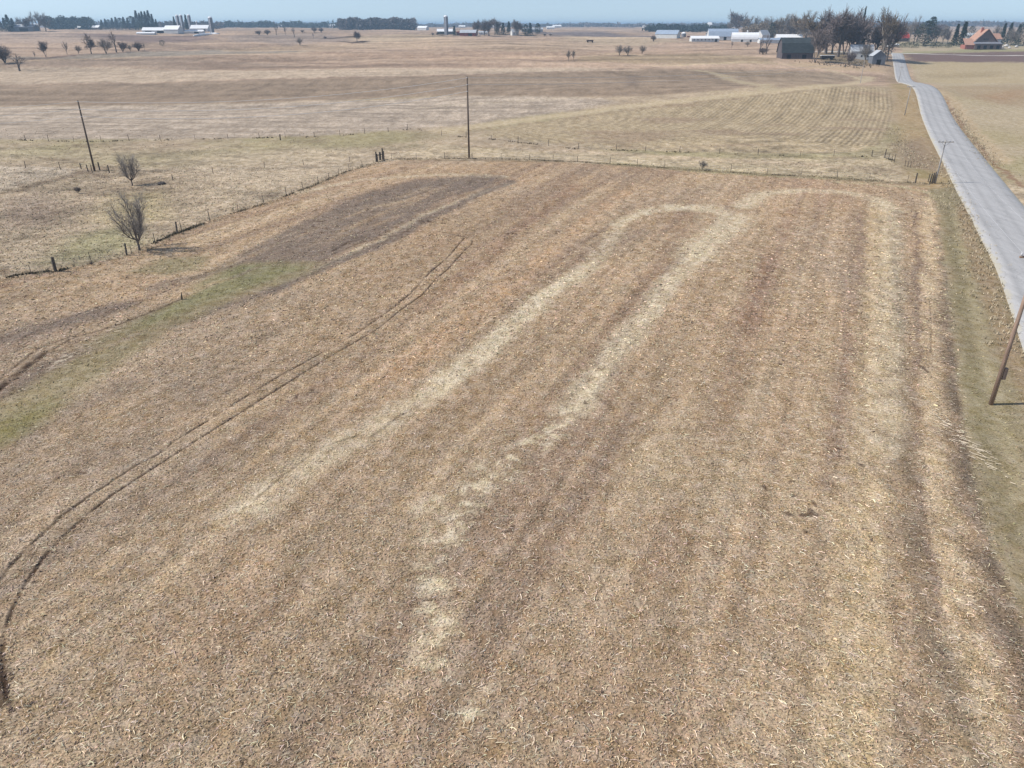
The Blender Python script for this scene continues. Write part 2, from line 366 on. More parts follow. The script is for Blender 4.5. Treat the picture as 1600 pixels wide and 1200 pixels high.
past = pf*smooth(.3, .65, fbm(X/2.6, Y/2.0, 55, 3))*(X < 10)
paint(past, col(124, 106, 88), a=.5); RES[:] = np.maximum(RES, pf*.6)
# country right of the road
rr = X-(22.3+.439*Y)
right = smooth(4, 9, rr)*smooth(20, 60, Y)*(1-smooth(700, 1200, Y))
paint(right, col(178, 164, 138), .4)
paint(right*smooth(0, .5, n1), col(166, 154, 118), .3, .6)
paint(area([(1470, 135), (1600, 132), (1900, 130), (1900, 172), (1600, 168), (1540, 160), (1500, 150)], 2), col(162, 142, 116), a=.55)
paint(area([(1530, 150), (1600, 140), (1600, 152), (1560, 160)], 2), col(164, 130, 100), a=.45)
paint(area([(1414, 86), (1500, 83), (1900, 80), (1900, 102), (1600, 100), (1500, 98), (1428, 97)], 1.0), col(122, 104, 98), .2)
paint(area([(1395, 83), (1500, 79), (1900, 74), (1900, 80), (1500, 83), (1414, 86)], 1.0), col(152, 150, 112), a=.8)
paint(area([(1430, 98), (1900, 102), (1900, 130), (1460, 130)], 2), col(178, 162, 130), a=.7)
paint(area([(1440, 115), (1560, 112), (1560, 120), (1460, 122)], 2), col(150, 135, 105), a=.5)
paint(area([(1545, 260), (1600, 245), (1700, 240), (1700, 262), (1600, 275)], 2), col(160, 152, 114), a=.6)
paint(band([(1478, 150), (1495, 185), (1515, 215), (1560, 262), (1640, 320)], .5), col(140, 112, 90), a=.8)
paint(band([(1470, 140), (1500, 172), (1530, 210), (1575, 255)], 1.3), col(188, 168, 138), a=.7)
# ditch and verge left of the road
vl = smooth(-14, -8, rr)*(1-smooth(-3, -1, rr))*(Y > 20)*(Y < 330)
paint(vl, col(170, 150, 118), .35)
paint(area([(1395, 225), (1440, 215), (1460, 240), (1480, 270), (1450, 268), (1400, 262)], 2), col(140, 124, 108), a=.7)
paint(vl*smooth(0, .6, fbm(X/5, Y/12, 85, 3)), col(138, 130, 92), a=.7)
# ---- the main corn-residue field
Fb = [(-400, 500), (-100, 455), (0, 434), (90, 424), (130, 415), (215, 396), (275, 365), (345, 338), (400, 322), (440, 308), (500, 285), (540, 268), (590, 255), (620, 251), (700, 250), (800, 251), (900, 255), (1000, 261), (1100, 270), (1200, 276), (1300, 281), (1400, 288), (1440, 293)]
Fr = [(1452, 298), (1466, 330), (1476, 400), (1490, 500), (1500, 600), (1514, 700), (1542, 800), (1572, 900), (1610, 990), (1700, 1180), (1850, 1440)]
field_poly = Fb+Fr+[(-900, 1440), (-900, 600)]
P_field = line(field_poly, 40)
mf = area(field_poly, .35, False, 40)
ang = R(23.7); U = X*math.cos(ang)-Y*math.sin(ang); Vv = X*math.sin(ang)+Y*math.cos(ang)
paint(mf, col(164, 142, 116), 1.0)
paint(mf*smooth(20, 62, Y)*(1-smooth(62, 80, Y)*0), col(168, 143, 115), a=.5)
paint(mf*smooth(75, 140, Y), col(170, 144, 116), a=.8)
s1 = fbm(U/2.4, Vv/34, 101, 4); s2 = fbm(U/.9, Vv/14, 102, 3); s3 = fbm(X/12, Y/12, 103, 4); s4 = fbm(U/6, Vv/60, 104, 3)
paint(mf*smooth(.05, .5, s1), col(182, 160, 132), a=.6)
paint(mf*smooth(.05, .5, -s1), col(142, 120, 102), a=.6)
paint(mf*smooth(.1, .6, s3), col(172, 142, 115), a=.3)
paint(mf*smooth(.1, .6, -s3), col(150, 134, 118), a=.35)
s5 = fbm(U/.55, Vv/30, 105, 4, .6)
COL *= (1+mf*(.13*s2+.10*s4+.20*s5))[:, None]
# worn dark and pale columns on the right of the field
for pts, wd, c, a in [
  ([(1372, 318), (1372, 500), (1366, 650), (1352, 850), (1330, 1200)], 1.3, (190, 168, 134), .6),
  ([(1450, 310), (1456, 450), (1456, 600), (1466, 750), (1490, 900), (1540, 1200)], .9, (192, 170, 138), .65),
  ([(1400, 330), (1404, 480), (1404, 650), (1412, 760), (1440, 930), (1500, 1120), (1530, 1200)], .55, (120, 105, 88), .6),
  ([(1430, 330), (1434, 500), (1430, 700), (1440, 820), (1470, 960)], .25, (126, 106, 92), .5),
  ([(1345, 330), (1330, 500), (1315, 640), (1300, 760)], .5, (138, 116, 100), .5),
  ([(1478, 340), (1483, 430), (1490, 560), (1500, 680), (1522, 780), (1552, 880), (1590, 980), (1660, 1150)], .85, (118, 103, 87), .85),
  ([(1200, 400), (1170, 500), (1140, 600), (1090, 740), (1020, 900)], .9, (144, 119, 97), .4),
  ([(1080, 330), (1040, 400), (980, 480), (900, 600), (800, 720)], .9, (142, 118, 97), .5),
  ([(1240, 330), (1200, 420), (1160, 520)], .9, (146, 118, 98), .4),
  ([(1290, 520), (1268, 640), (1240, 780), (1200, 950)], .8, (180, 158, 128), .4),
  ([(900, 290), (820, 350), (740, 420), (660, 480)], 1.2, (140, 112, 92), .45),
  ([(980, 300), (900, 360), (830, 420), (730, 500), (600, 590)], 1.2, (184, 152, 120), .5)]:
    b = band(pts, wd, .9)*mf
    paint(b*(.35+.65*smooth(-.5, .2, fbm(X/1.2, Y/3.0, 130+int(wd*100), 4))), col(*c), a=min(1, a*1.3))
# pale chaff strips with a turnaround loop
PALE = col(203, 187, 158)
pn = .45+.55*smooth(-.5, .2, fbm(X/.8, Y/1.2, 140, 4)); pn2 = .12+.88*smooth(-.15, .3, fbm(X/.75, Y/.6, 141, 5, .65))
strips = [([(660, 620), (700, 590), (760, 545), (820, 490), (870, 450), (925, 415)], 1.05, .8, 1), ([(380, 800), (480, 725), (560, 682), (660, 622)], 1.15, .55, 1),
  ([(925, 415), (955, 372), (975, 345)], .9, .4, 1), ([(965, 350), (985, 340), (1010, 330), (1060, 324), (1110, 326)], 1.0, .72, 1), ([(1055, 324), (1110, 326), (1140, 336), (1142, 348)], 1.5, .7, 1),
  ([(1145, 338), (1138, 350), (1112, 372), (1085, 400)], 1.9, .7, 1),
  ([(1112, 368), (1085, 400), (1045, 442), (1010, 490), (960, 550), (925, 598), (895, 640)], 1.0, .9, 0), ([(895, 640), (845, 688), (790, 720), (735, 760)], .8, .85, 2), ([(735, 760), (660, 800)], .6, .6, 2),
  ([(790, 735), (730, 790), (690, 840), (672, 900), (685, 960), (682, 1020), (712, 1070), (740, 1110)], .75, .75, 2), ([(700, 1060), (770, 1120), (850, 1180)], .5, .5, 2),
  ([(1160, 322), (1190, 303), (1250, 297), (1320, 300), (1365, 310), (1392, 328)], 1.5, .6, 1), ([(1392, 322), (1392, 420), (1386, 560), (1376, 700)], 1.0, .45, 1),
  ([(470, 300), (560, 281), (700, 272), (790, 277)], .9, .5, 1), ([(430, 445), (520, 410), (600, 372), (690, 325), (800, 285)], .45, .55, 1)]
CH = np.zeros(N, np.float32)
for pts, wd, a, kind in strips:
    b = band(pts, wd*1.1, .7)*mf*(pn if kind == 1 else (pn*.55+pn2*.45 if kind == 0 else pn2)); CH = np.maximum(CH, b*min(1, a*1.15))
paint(CH, PALE, .45)
paint(mf*area([(1000, 700), (1140, 690), (1180, 760), (1080, 800), (1010, 760)], 3), col(176, 156, 126), a=.5)
# dark tilled soil beside the waterway
DS = col(114, 101, 91)
dsm = area([(330, 425), (420, 372), (500, 333), (580, 298), (650, 281), (740, 273), (790, 276), (760, 292), (690, 312), (640, 345), (600, 366), (560, 380), (520, 402), (460, 430), (400, 445)], 1.0)*mf
paint(dsm*smooth(-1.1, .0, fbm(U/1.5, Vv/10, 150, 3)), DS, .8, .8)
paint(band([(800, 283), (740, 308), (690, 332), (640, 358), (580, 388), (500, 420), (420, 455)], .9)*mf, DS, .8, .75)
for pts, wd, a in [([(0, 530), (80, 508), (190, 478)], 1.3, .7), ([(-100, 640), (0, 618), (60, 580), (130, 545), (230, 500), (290, 470)], 1.0, .45), ([(240, 450), (270, 440), (320, 430)], 1.0, .6),
      ([(270, 505), (330, 485), (400, 462), (450, 440)], .8, .6), ([(0, 700), (100, 650), (200, 600)], .7, .4), ([(330, 620), (380, 600), (470, 565)], 2, .25), ([(180, 720), (250, 650), (300, 600)], 2, .2)]:
    paint(band(pts, wd, .8)*mf, DS, .8, a)
# green waterway
gw = area([(-200, 780), (-200, 660), (0, 625), (60, 592), (120, 545), (190, 508), (250, 482), (285, 466), (308, 432), (370, 411), (430, 407), (505, 411), (480, 432), (400, 455), (330, 485), (275, 510), (235, 540), (180, 577), (120, 622), (60, 665), (0, 705)], 1.2)
gmask = gw*mf*smooth(-.9, .1, fbm(U/1.2, Vv/8, 160, 4))
paint(gmask, col(140, 128, 98), .6, .8)
paint(gmask*area([(330, 440), (370, 414), (430, 410), (470, 420), (400, 445), (300, 480), (220, 520), (230, 500)], 1.2), col(122, 121, 86), .9, .6)
paint(gmask*area([(-200, 700), (0, 655), (80, 625), (110, 630), (40, 680), (-200, 760)], 1.5), col(128, 120, 80), .8, .7)
paint(area([(200, 425), (250, 405), (330, 400), (310, 420), (260, 430)], 1.2)*mf, col(122, 120, 88), .4, .55)
# verge beside the main field
verge = area([(1454, 296), (1466, 330), (1476, 400), (1490, 500), (1500, 600), (1514, 700), (1542, 800), (1572, 900), (1610, 990), (1700, 1180), (1850, 1440), (2600, 1440), (2500, 900), (1760, 560), (1598, 540), (1585, 497), (1557, 420), (1545, 380), (1513, 317), (1500, 290)], .5)
paint(verge, col(150, 139, 112), .7)
vr = fbm(U/1.0, Vv/8, 170, 4)
paint(verge*smooth(.0, .45, vr), col(156, 144, 116), a=.6); paint(verge*smooth(.0, .45, -vr), col(132, 122, 96), a=.6)
paint(verge*smooth(.1, .5, n2), col(150, 134, 110), a=.5)
for pts, wd, c, a in [([(1478, 300), (1500, 420), (1512, 500), (1524, 620), (1560, 740), (1600, 850)], .7, (134, 126, 98), .5), ([(1490, 330), (1520, 470), (1540, 560), (1600, 780)], .45, (172, 160, 128), .5),
      ([(1503, 320), (1526, 400), (1555, 480), (1590, 570), (1640, 680)], .8, (160, 138, 112), .6), ([(1300, 284), (1400, 291), (1450, 299), (1475, 318)], .5, (176, 166, 130), .6), ([(620, 249), (900, 253), (1100, 267), (1300, 278), (1440, 289)], .7, (122, 108, 86), .7)]:
    paint(band(pts, wd, .8), col(*c), a=a)
# wheel ruts
RUT = np.zeros(N, np.float32)
ruts = [([(725, 372), (700, 402), (672, 425), (645, 455), (612, 482), (570, 512), (530, 537), (500, 553), (437, 587), (375, 625), (272, 690), (250, 708), (204, 733), (146, 771), (104, 800), (54, 846), (21, 879), (0, 906), (-60, 960)], .095, 1),
 ([(739, 372), (737, 382), (727, 390), (700, 420), (682, 435), (660, 460), (625, 485), (590, 514), (550, 537), (505, 563), (406, 625), (353, 659), (297, 694), (237, 733), (175, 773), (142, 800), (100, 837), (71, 867), (33, 921), (17, 958), (6, 992), (3, 1040), (12, 1090)], .09, 1),
 ([(520, 392), (545, 378), (580, 370), (610, 365), (640, 361), (690, 362), (725, 370)], .17, .8), ([(520, 397), (560, 380), (600, 371), (630, 366)], .12, .6),
 ([(-30, 630), (0, 606), (30, 582), (55, 562), (78, 548)], .30, 1), ([(78, 548), (110, 530), (150, 518), (190, 505), (250, 482), (285, 466)], .14, .7), ([(0, 592), (20, 575), (60, 545), (110, 526)], .13, .6),
 ([(1453, 470), (1455, 500), (1455, 550)], .05, .5), ([(400, 780), (440, 745), (500, 700), (560, 680)], .1, .5), ([(580, 683), (640, 640)], .12, .4)]
for pts, wd, a in ruts:
    b = band(pts, wd, .7, False, 14); RUT = np.maximum(RUT, b*a*smooth(-.9, .3, fbm(X/.9, Y/.9, 180, 3)))
paint(RUT, col(64, 49, 38), .3, .95)
paint(area([(-30, 1015), (6, 1020), (16, 1050), (14, 1080), (22, 1100), (-30, 1120)], .15, False, 10), col(70, 55, 45), .2, .8)
# dark clod specks over the field
sp_ = vn(X/.45, Y/.45, 190)*vn(X/5, Y/5, 191); paint(mf*smooth(.72, .80, sp_)*(Y > 30), col(84, 66, 54), a=.8)
# farm yards; grove floor painted darker for tree shade and leaf litter
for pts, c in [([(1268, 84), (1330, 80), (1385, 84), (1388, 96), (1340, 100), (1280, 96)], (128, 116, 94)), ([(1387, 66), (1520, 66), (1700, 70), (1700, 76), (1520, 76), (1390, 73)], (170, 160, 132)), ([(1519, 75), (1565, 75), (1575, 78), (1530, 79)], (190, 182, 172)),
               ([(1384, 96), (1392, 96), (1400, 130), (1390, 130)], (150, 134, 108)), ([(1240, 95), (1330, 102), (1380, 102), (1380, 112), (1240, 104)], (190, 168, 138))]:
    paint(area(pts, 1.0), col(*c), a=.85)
# ---- fine relief carried by the mesh itself
fine = fbm(X/.22, Y/.22, 200, 3)*.5+fbm(X/.7, Y/.7, 201, 2)*.6
near = 1-smooth(60, 170, Y)
Zd = Z+near*(mf*(1-gw*.6)*.016+.012)*fine-RUT*.05+mf*near*.03*s1
COL *= (np.array([1.045, 1.045, 1.035], np.float32)[None]*mf[:, None]+np.array([.97, .935, .90], np.float32)[None]*(1-mf[:, None]))
ridge = mf*.03*np.sin(U*2*np.pi/1.52)*near*smooth(10, 40, U+60)*.5; Zd += ridge
ROADX = lambda y: 22.3+.439*y-1.3*np.clip((75-y)/25, 0, 3)**1.2
under = (1-smooth(3.3, 4.6, np.abs((X-ROADX(Y))*math.cos(ang))))*(Y < 640)
Zd -= under*.12
me = bpy.data.meshes.new('ground'); me.vertices.add(N); me.vertices.foreach_set('co', np.stack([X, Y, Zd], 1).astype(np.float32).ravel())
idx = np.arange(N, dtype=np.int32).reshape(nr, nc)
q = np.stack([idx[:-1, :-1], idx[:-1, 1:], idx[1:, 1:], idx[1:, :-1]], -1).reshape(-1, 4); nq = len(q)
me.loops.add(nq*4); me.loops.foreach_set('vertex_index', q.ravel()); me.polygons.add(nq); me.polygons.foreach_set('loop_start', np.arange(0, nq*4, 4, dtype=np.int32))
me.polygons.foreach_set('use_smooth', np.ones(nq, bool))
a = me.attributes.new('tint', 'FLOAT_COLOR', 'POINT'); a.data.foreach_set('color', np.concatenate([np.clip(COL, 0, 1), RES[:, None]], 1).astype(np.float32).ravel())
me.update(calc_edges=True)
gm = bpy.data.materials.new('ground'); gm.use_nodes = True; n = gm.node_tree.nodes; l = gm.node_tree.links; bs = n['Principled BSDF']
bs.inputs['Roughness'].default_value = .95; bs.inputs['Specular IOR Level'].default_value = .05
at_ = n.new('ShaderNodeAttribute'); at_.attribute_name = 'tint'; geo = n.new('ShaderNodeNewGeometry')
def gnode(scale, detail, rough, mapping=None, kind='N'):
    mp = n.new('ShaderNodeMapping')
    if mapping: mp.inputs['Rotation'].default_value = (0, 0, mapping[0]); mp.inputs['Scale'].default_value = mapping[1]
    l.new(geo.outputs['Position'], mp.inputs[0])
    t = n.new('ShaderNodeTexNoise'); t.inputs['Scale'].default_value = scale; t.inputs['Detail'].default_value = detail; t.inputs['Roughness'].default_value = rough
    l.new(mp.outputs[0], t.inputs['Vector']); return t
def math_(op, a, b=None, c=None):
    m = n.new('ShaderNodeMath'); m.operation = op
    for i, v in enumerate((a, b, c)):
        if v is None: continue
        if isinstance(v, (int, float)): m.inputs[i].default_value = v
        else: l.new(v, m.inputs[i])
    return m.outputs[0]
def mrange(x, a, b, c, d, sm=False):
    m = n.new('ShaderNodeMapRange'); m.inputs[1].default_value = a; m.inputs[2].default_value = b; m.inputs[3].default_value = c; m.inputs[4].default_value = d
    l.new(x, m.inputs[0]); return m.outputs[0]
res = at_.outputs['Alpha']
t6 = gnode(.45, 5, .8, (ang, (1.5, .6, 1))); t1 = gnode(8, 6, .75); t2 = gnode(1.1, 5, .65); t3 = gnode(14, 3, .7, (.5, (1, .35, 1))); t4 = gnode(14, 3, .7, (-.7, (1, .3, 1)))
g1 = mrange(t1.outputs['Fac'], .32, .68, -.62, .62); g2 = mrange(t2.outputs['Fac'], .3, .7, -.22, .22)
spk = mrange(math_('MAXIMUM', t3.outputs['Fac'], t4.outputs['Fac']), .58, .72, 0, 1)
drk = mrange(t1.outputs['Fac'], .40, .30, 0, .55)
f = math_('ADD', math_('MULTIPLY', g1, res), g2); f = math_('ADD', f, math_('MULTIPLY', mrange(t6.outputs['Fac'], .3, .7, -.26, .26), math_('ADD', res, .2))); f = math_('SUBTRACT', f, math_('MULTIPLY', math_('MULTIPLY', drk, 1.35), res)); f = math_('ADD', f, math_('MULTIPLY', math_('MULTIPLY', spk, res), .55))
f = math_('MAXIMUM', math_('ADD', f, 1.0), .15)
vm = n.new('ShaderNodeVectorMath'); vm.operation = 'SCALE'; l.new(at_.outputs['Color'], vm.inputs[0]); l.new(f, vm.inputs['Scale'])
hs = n.new('ShaderNodeHueSaturation'); l.new(vm.outputs[0], hs.inputs['Color'])
t5 = gnode(3.0, 4, .7); l.new(mrange(t5.outputs['Fac'], .3, .7, .49, .51), hs.inputs['Hue']); l.new(mrange(t2.outputs['Fac'], .3, .7, 1.2, .8), hs.inputs['Saturation'])
l.new(hs.outputs[0], bs.inputs['Base Color'])
bp = n.new('ShaderNodeBump'); bp.inputs['Strength'].default_value = .6; bp.inputs['Distance'].default_value = .06
l.new(math_('MULTIPLY', t1.outputs['Fac'], math_('ADD', res, .1)), bp.inputs['Height']); l.new(bp.outputs[0], bs.inputs['Normal'])
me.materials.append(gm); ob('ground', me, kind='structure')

# ------------------------------------------------------------------ road
RW = 3.75
def strip(name, cen, half, lift, m, skirt=.25, nx=8, crown=.06):
    cen = np.array(cen); V = []; F = []; d = np.gradient(cen, axis=0); d /= np.linalg.norm(d, axis=1)[:, None]; nn = np.stack([d[:, 1], -d[:, 0]], 1)
    offs = [-half-skirt]+list(np.linspace(-half, half, nx))+[half+skirt]
    for i in range(len(cen)):
        for j, o in enumerate(offs):
            x, y = cen[i]+nn[i]*o; z = gz_c[i] if False else None
            V.append((x, y, 0))
    V = np.array(V, float); z = ground(V[:, 0], V[:, 1]); k = len(offs); o = np.tile(np.array(offs), len(cen))
    z = z+np.where(np.abs(o) > half+1e-6, -.25, lift+crown*(1-(o/half)**2)); V[:, 2] = z
    for i in range(len(cen)-1):
        for j in range(k-1): F.append((i*k+j, i*k+j+1, (i+1)*k+j+1, (i+1)*k+j))
    o_ = ob(name, mesh_from(name, V, F, m, smooth_=True), kind='structure')
    uv = o_.data.attributes.new('across', 'FLOAT', 'POINT'); uv.data.foreach_set('value', o.astype(np.float32)); return o_
rm = bpy.data.materials.new('road_surface'); rm.use_nodes = True; n = rm.node_tree.nodes; l = rm.node_tree.links; bs = n['Principled BSDF']
bs.inputs['Roughness'].default_value = .85; bs.inputs['Specular IOR Level'].default_value = .3
ac = n.new('ShaderNodeAttribute'); ac.attribute_name = 'across'; geo = n.new('ShaderNodeNewGeometry')
ng = gnode(.5, 6, .7, (ang, (1.6, .12, 1))); ng2 = gnode(6, 4, .7)
track = math_('ABSOLUTE', math_('SUBTRACT', math_('ABSOLUTE', ac.outputs['Fac']), 1.75))
# two wheel paths in each lane
tr = mrange(math_('ABSOLUTE', math_('SUBTRACT', track, .85)), .0, .5, 1, 0)
val = math_('SUBTRACT', mrange(ng.outputs['Fac'], .3, .7, .32, .42), math_('MULTIPLY', tr, .05)); val = math_('ADD', val, mrange(ng2.outputs['Fac'], .3, .7, -.03, .03))
wv = math_('SUBTRACT', math_('ABSOLUTE', math_('ADD', ac.outputs['Fac'], mrange(gnode(.35, 4, .6).outputs['Fac'], .3, .7, -.45, .45))), RW-.3)
vo = n.new('ShaderNodeTexVoronoi'); vo.feature = 'DISTANCE_TO_EDGE'; vo.inputs['Scale'].default_value = .16; vadd = n.new('ShaderNodeVectorMath'); vadd.operation = 'ADD'; vsc = n.new('ShaderNodeVectorMath'); vsc.operation = 'SCALE'; vsc.inputs['Scale'].default_value = 2.5
l.new(gnode(.6, 4, .6).outputs['Color'], vsc.inputs[0]); l.new(vsc.outputs[0], vadd.inputs[0]); l.new(geo.outputs['Position'], vadd.inputs[1]); l.new(vadd.outputs[0], vo.inputs['Vector'])
val = math_('SUBTRACT', val, mrange(vo.outputs['Distance'], .0, .012, .07, 0))
cmb = n.new('ShaderNodeCombineColor'); l.new(math_('MULTIPLY', val, 1.03), cmb.inputs[0]); l.new(math_('MULTIPLY', val, 1.0), cmb.inputs[1]); l.new(math_('MULTIPLY', val, .965), cmb.inputs[2])
mx = n.new('ShaderNodeMix'); mx.data_type = 'RGBA'; l.new(mrange(wv, 0, .35, 0, 1), mx.inputs[0]); l.new(cmb.outputs[0], mx.inputs[6]); mx.inputs[7].default_value = (.40, .37, .30, 1)
l.new(mx.outputs[2], bs.inputs['Base Color'])
ys = np.arange(14, 590, 2.0); strip('road', np.stack([ROADX(ys), ys], 1), RW, .09, rm)
gravel = mat('gravel_lane', (.50, .46, .40), var=.15, scale=.6)
jy = 588; jx = float(ROADX(np.array(jy)))
lane = [(jx-70, jy-2), (jx-20, jy), (jx, jy+1), (jx+40, jy+4), (jx+110, jy+14), (jx+260, jy+26), (jx+500, jy+40)]
lp = []
for a, b in zip(lane[:-1], lane[1:]):
    for k in range(10): lp.append((a[0]+(b[0]-a[0])*k/10, a[1]+(b[1]-a[1])*k/10))
strip('side_road', lp, 2.8, .16, gravel)

# ------------------------------------------------------------------ plants
def rvec(s=1): return Vector((random.gauss(0, s), random.gauss(0, s), random.gauss(0, s)))
def grow_tree(seed, levels=5, spread=.55, up=.35, trunk_h=.2, r0=.022, lean=(0, 0), kids=(3, 4), wide=1.0, stems=1, twig_w=.0035, twig_n=5, twig_len=.09):
    """bare tree of height about 1: trunk/limb tubes and a crown of thin twigs"""
    rs = random.Random(seed); T = MB(); TW = []
    def br(p, d, L, r, lv):
        n = 3; pts = [p]; q = p.copy(); dd = d.copy()
        for i in range(n):
            wob = .04 if lv == 0 else .13
            dd = (dd+Vector((rs.gauss(0, wob), rs.gauss(0, wob), rs.gauss(0, .08)+up*.15))).normalized(); q = q+dd*L/n; pts.append(q.copy())
        if lv <= 2 or r > .0025: T.tube(pts, [r*(1-.4*i/n) for i in range(n+1)], 6 if lv == 0 else (5 if lv == 1 else 3), cap=False)
        else: TW.append((pts, r))
        if lv >= levels-1:
            for k in range(twig_n):
                i = rs.randint(1, n); o = pts[i]; e = (dd+Vector((rs.gauss(0, .7), rs.gauss(0, .7), rs.gauss(0, .5)+.2))).normalized()
                TW.append(([o, o+e*twig_len*rs.uniform(.5, 1.2)], twig_w))
            return
        nk = rs.randint(*kids)
        for k in range(nk):
            i = n if k < 1 else (rs.randint(2, n) if lv == 0 else rs.randint(1, n)); a0 = 2*math.pi*(k+rs.random()*.7)/nk
            sd_ = dd.orthogonal().normalized(); sd2 = dd.cross(sd_); off = sd_*math.cos(a0)+sd2*math.sin(a0)
            nd = (dd+off*spread*(rs.uniform(.1, .45) if k == 0 else rs.uniform(.8, 1.5))); nd.z += up*.25; nd.normalize()
            br(pts[i], nd, L*(rs.uniform(.78, .95) if k == 0 else rs.uniform(.55, .85)), r*(.72 if k == 0 else .55), lv+1)
    for s in range(stems):
        a0 = 2*math.pi*s/stems+rs.random(); off = .0 if stems == 1 else .35
        br(Vector((0, 0, -.01)), Vector((lean[0]+off*math.cos(a0), lean[1]+off*math.sin(a0), 1)).normalized(), trunk_h, r0, 0)
    zs = max(p.z for pts, r in TW for p in pts); k = 1/zs
    T.V = [(v[0]*k*wide, v[1]*k*wide, v[2]*k) for v in T.V]
    V = []; tone = []
    for pts, r in TW:
        for a, b in zip(pts[:-1], pts[1:]):
            d = b-a; s_ = d.cross(Vector((rs.gauss(0, 1), rs.gauss(0, 1), rs.gauss(0, 1)))).normalized()*max(r, twig_w*.8)
            for p in (a-s_, a+s_, b+s_*.6, b-s_*.6): V.append((p.x*k*wide, p.y*k*wide, p.z*k))
            tone.append(rs.uniform(.75, 1.3))
    return T, np.array(V), tone
def tree_meshes(key, bark, twig, **kw):
    T, V, tone = grow_tree(**kw); return (mesh_from('trunk', T.V, T.F, M[bark], smooth_=True), quads_mesh('crown', V, len(V)//4, M[twig], 4, tone))
def conifer_mesh(seed, width=.34, n=1500, mt='needles', rounded=False, droop=.3, gap=.0):
    rs = np.random.default_rng(seed); V = []; tone = []
    tiers = 15
    for i in range(n):
        t = rs.random()**.8; z = .06+.94*t
        rad = width*.5*((1-t)**.85 if not rounded else math.sqrt(max(0, 1-(2*t-.85)**2/1.35)))
        rad *= 1+.16*math.sin(t*tiers*2*math.pi)+.12*math.sin(3*rs.random())
        a = rs.random()*2*math.pi; lump = 1+.22*math.sin(3*a+9*t)+.12*math.sin(5*a-14*t); r = rad*lump*(rs.random()**.45)
        c = np.array([r*math.cos(a), r*math.sin(a), z-droop*r*.5]); s = (.035 if n > 900 else .06)*(.6+.8*rs.random())
        o = np.array([math.cos(a), math.sin(a), -droop])*s*1.6; u = np.array([-math.sin(a), math.cos(a), rs.normal()*.4])*s*.6; w_ = np.array([0, 0, s*.5*rs.normal()])
        V += [c-u, c+o+w_, c+u+w_*.3]; tone.append(rs.uniform(.6, 1.5))
    T = MB().tube([(0, 0, -.02), (0, 0, .5), (0, 0, .9)], [.018, .011, .003], 6)
    return (mesh_from('trunk', T.V, T.F, M['bark'], smooth_=True), quads_mesh('crown', np.array(V), len(tone), M[mt], 3, tone))
PR = {
 'oakA': tree_meshes('a', 'bark', 'twig', seed=3, levels=5, spread=.85, kids=(4, 4), twig_w=.0030, twig_n=8, trunk_h=.15),
 'oakB': tree_meshes('b', 'bark', 'twig', seed=9, levels=5, spread=.8, kids=(3, 4), twig_w=.0028, twig_n=7, trunk_h=.16, lean=(.1, 0)),
 'stems': tree_meshes('c', 'bark', 'twig', seed=14, levels=5, spread=.42, kids=(3, 4), stems=3, trunk_h=.24, r0=.016, twig_w=.0028),
 'greyA': tree_meshes('d', 'bark_pale', 'twig_grey', seed=21, levels=5, spread=.5, kids=(3, 4), twig_w=.0026),
 'tanA': tree_meshes('e', 'bark_pale', 'twig_tan', seed=25, levels=5, spread=.45, kids=(3, 4), twig_w=.0038),
 'sparse': tree_meshes('f', 'bark', 'twig', seed=31, levels=4, spread=.55, kids=(2, 4), twig_w=.004, r0=.03),
 'thin': tree_meshes('g', 'bark', 'twig_grey', seed=33, levels=4, spread=.4, kids=(3, 4), twig_w=.004, wide=.6),
 'shrub': tree_meshes('h', 'bark', 'twig', seed=41, levels=4, spread=.7, kids=(3, 4), stems=6, trunk_h=.16, r0=.010, twig_w=.003, twig_n=4, wide=1.2),
 'shrub_grey': tree_meshes('i', 'bark_pale', 'twig_grey', seed=43, levels=4, spread=.6, kids=(3, 4), stems=5, trunk_h=.2, r0=.010, twig_w=.003, twig_n=4),
 'spruce': conifer_mesh(1, .46), 'spruceB': conifer_mesh(2, .38, mt='needles_blue'), 'column': conifer_mesh(3, .24, 1300),
 'cedar': conifer_mesh(4, .75, 1500, rounded=True, droop=.1), 'pine': conifer_mesh(5, .6, 1500, rounded=True, mt='needles_blue'), 'bush': conifer_mesh(6, 1.25, 700, rounded=True, droop=0),
}
def plant(kind, px, py, hpx, label, group=None, name=None, cat=None, wide=1.0, Yd=None, rz=None, hm=None):
    P = at(px, py) if Yd is None else atd(px, Yd)
    name = name or {'spruce': 'spruce_tree', 'spruceB': 'spruce_tree', 'column': 'cedar_tree', 'cedar': 'cedar_tree', 'pine': 'pine_tree', 'bush': 'evergreen_bush', 'shrub': 'bare_shrub', 'shrub_grey': 'bare_shrub'}.get(kind, 'bare_tree')
    cat = cat or ('shrub' if 'shrub' in kind or kind == 'bush' else 'tree')
    e = empty(name, tuple(P), label, cat, group, rz if rz is not None else random.random()*6.28)
    h = hm or vh(P, hpx)/.93
    e.scale = (h*wide, h*wide, h)
    t, c = PR[kind]; ob('trunk', t, e); ob('crown', c, e); return e

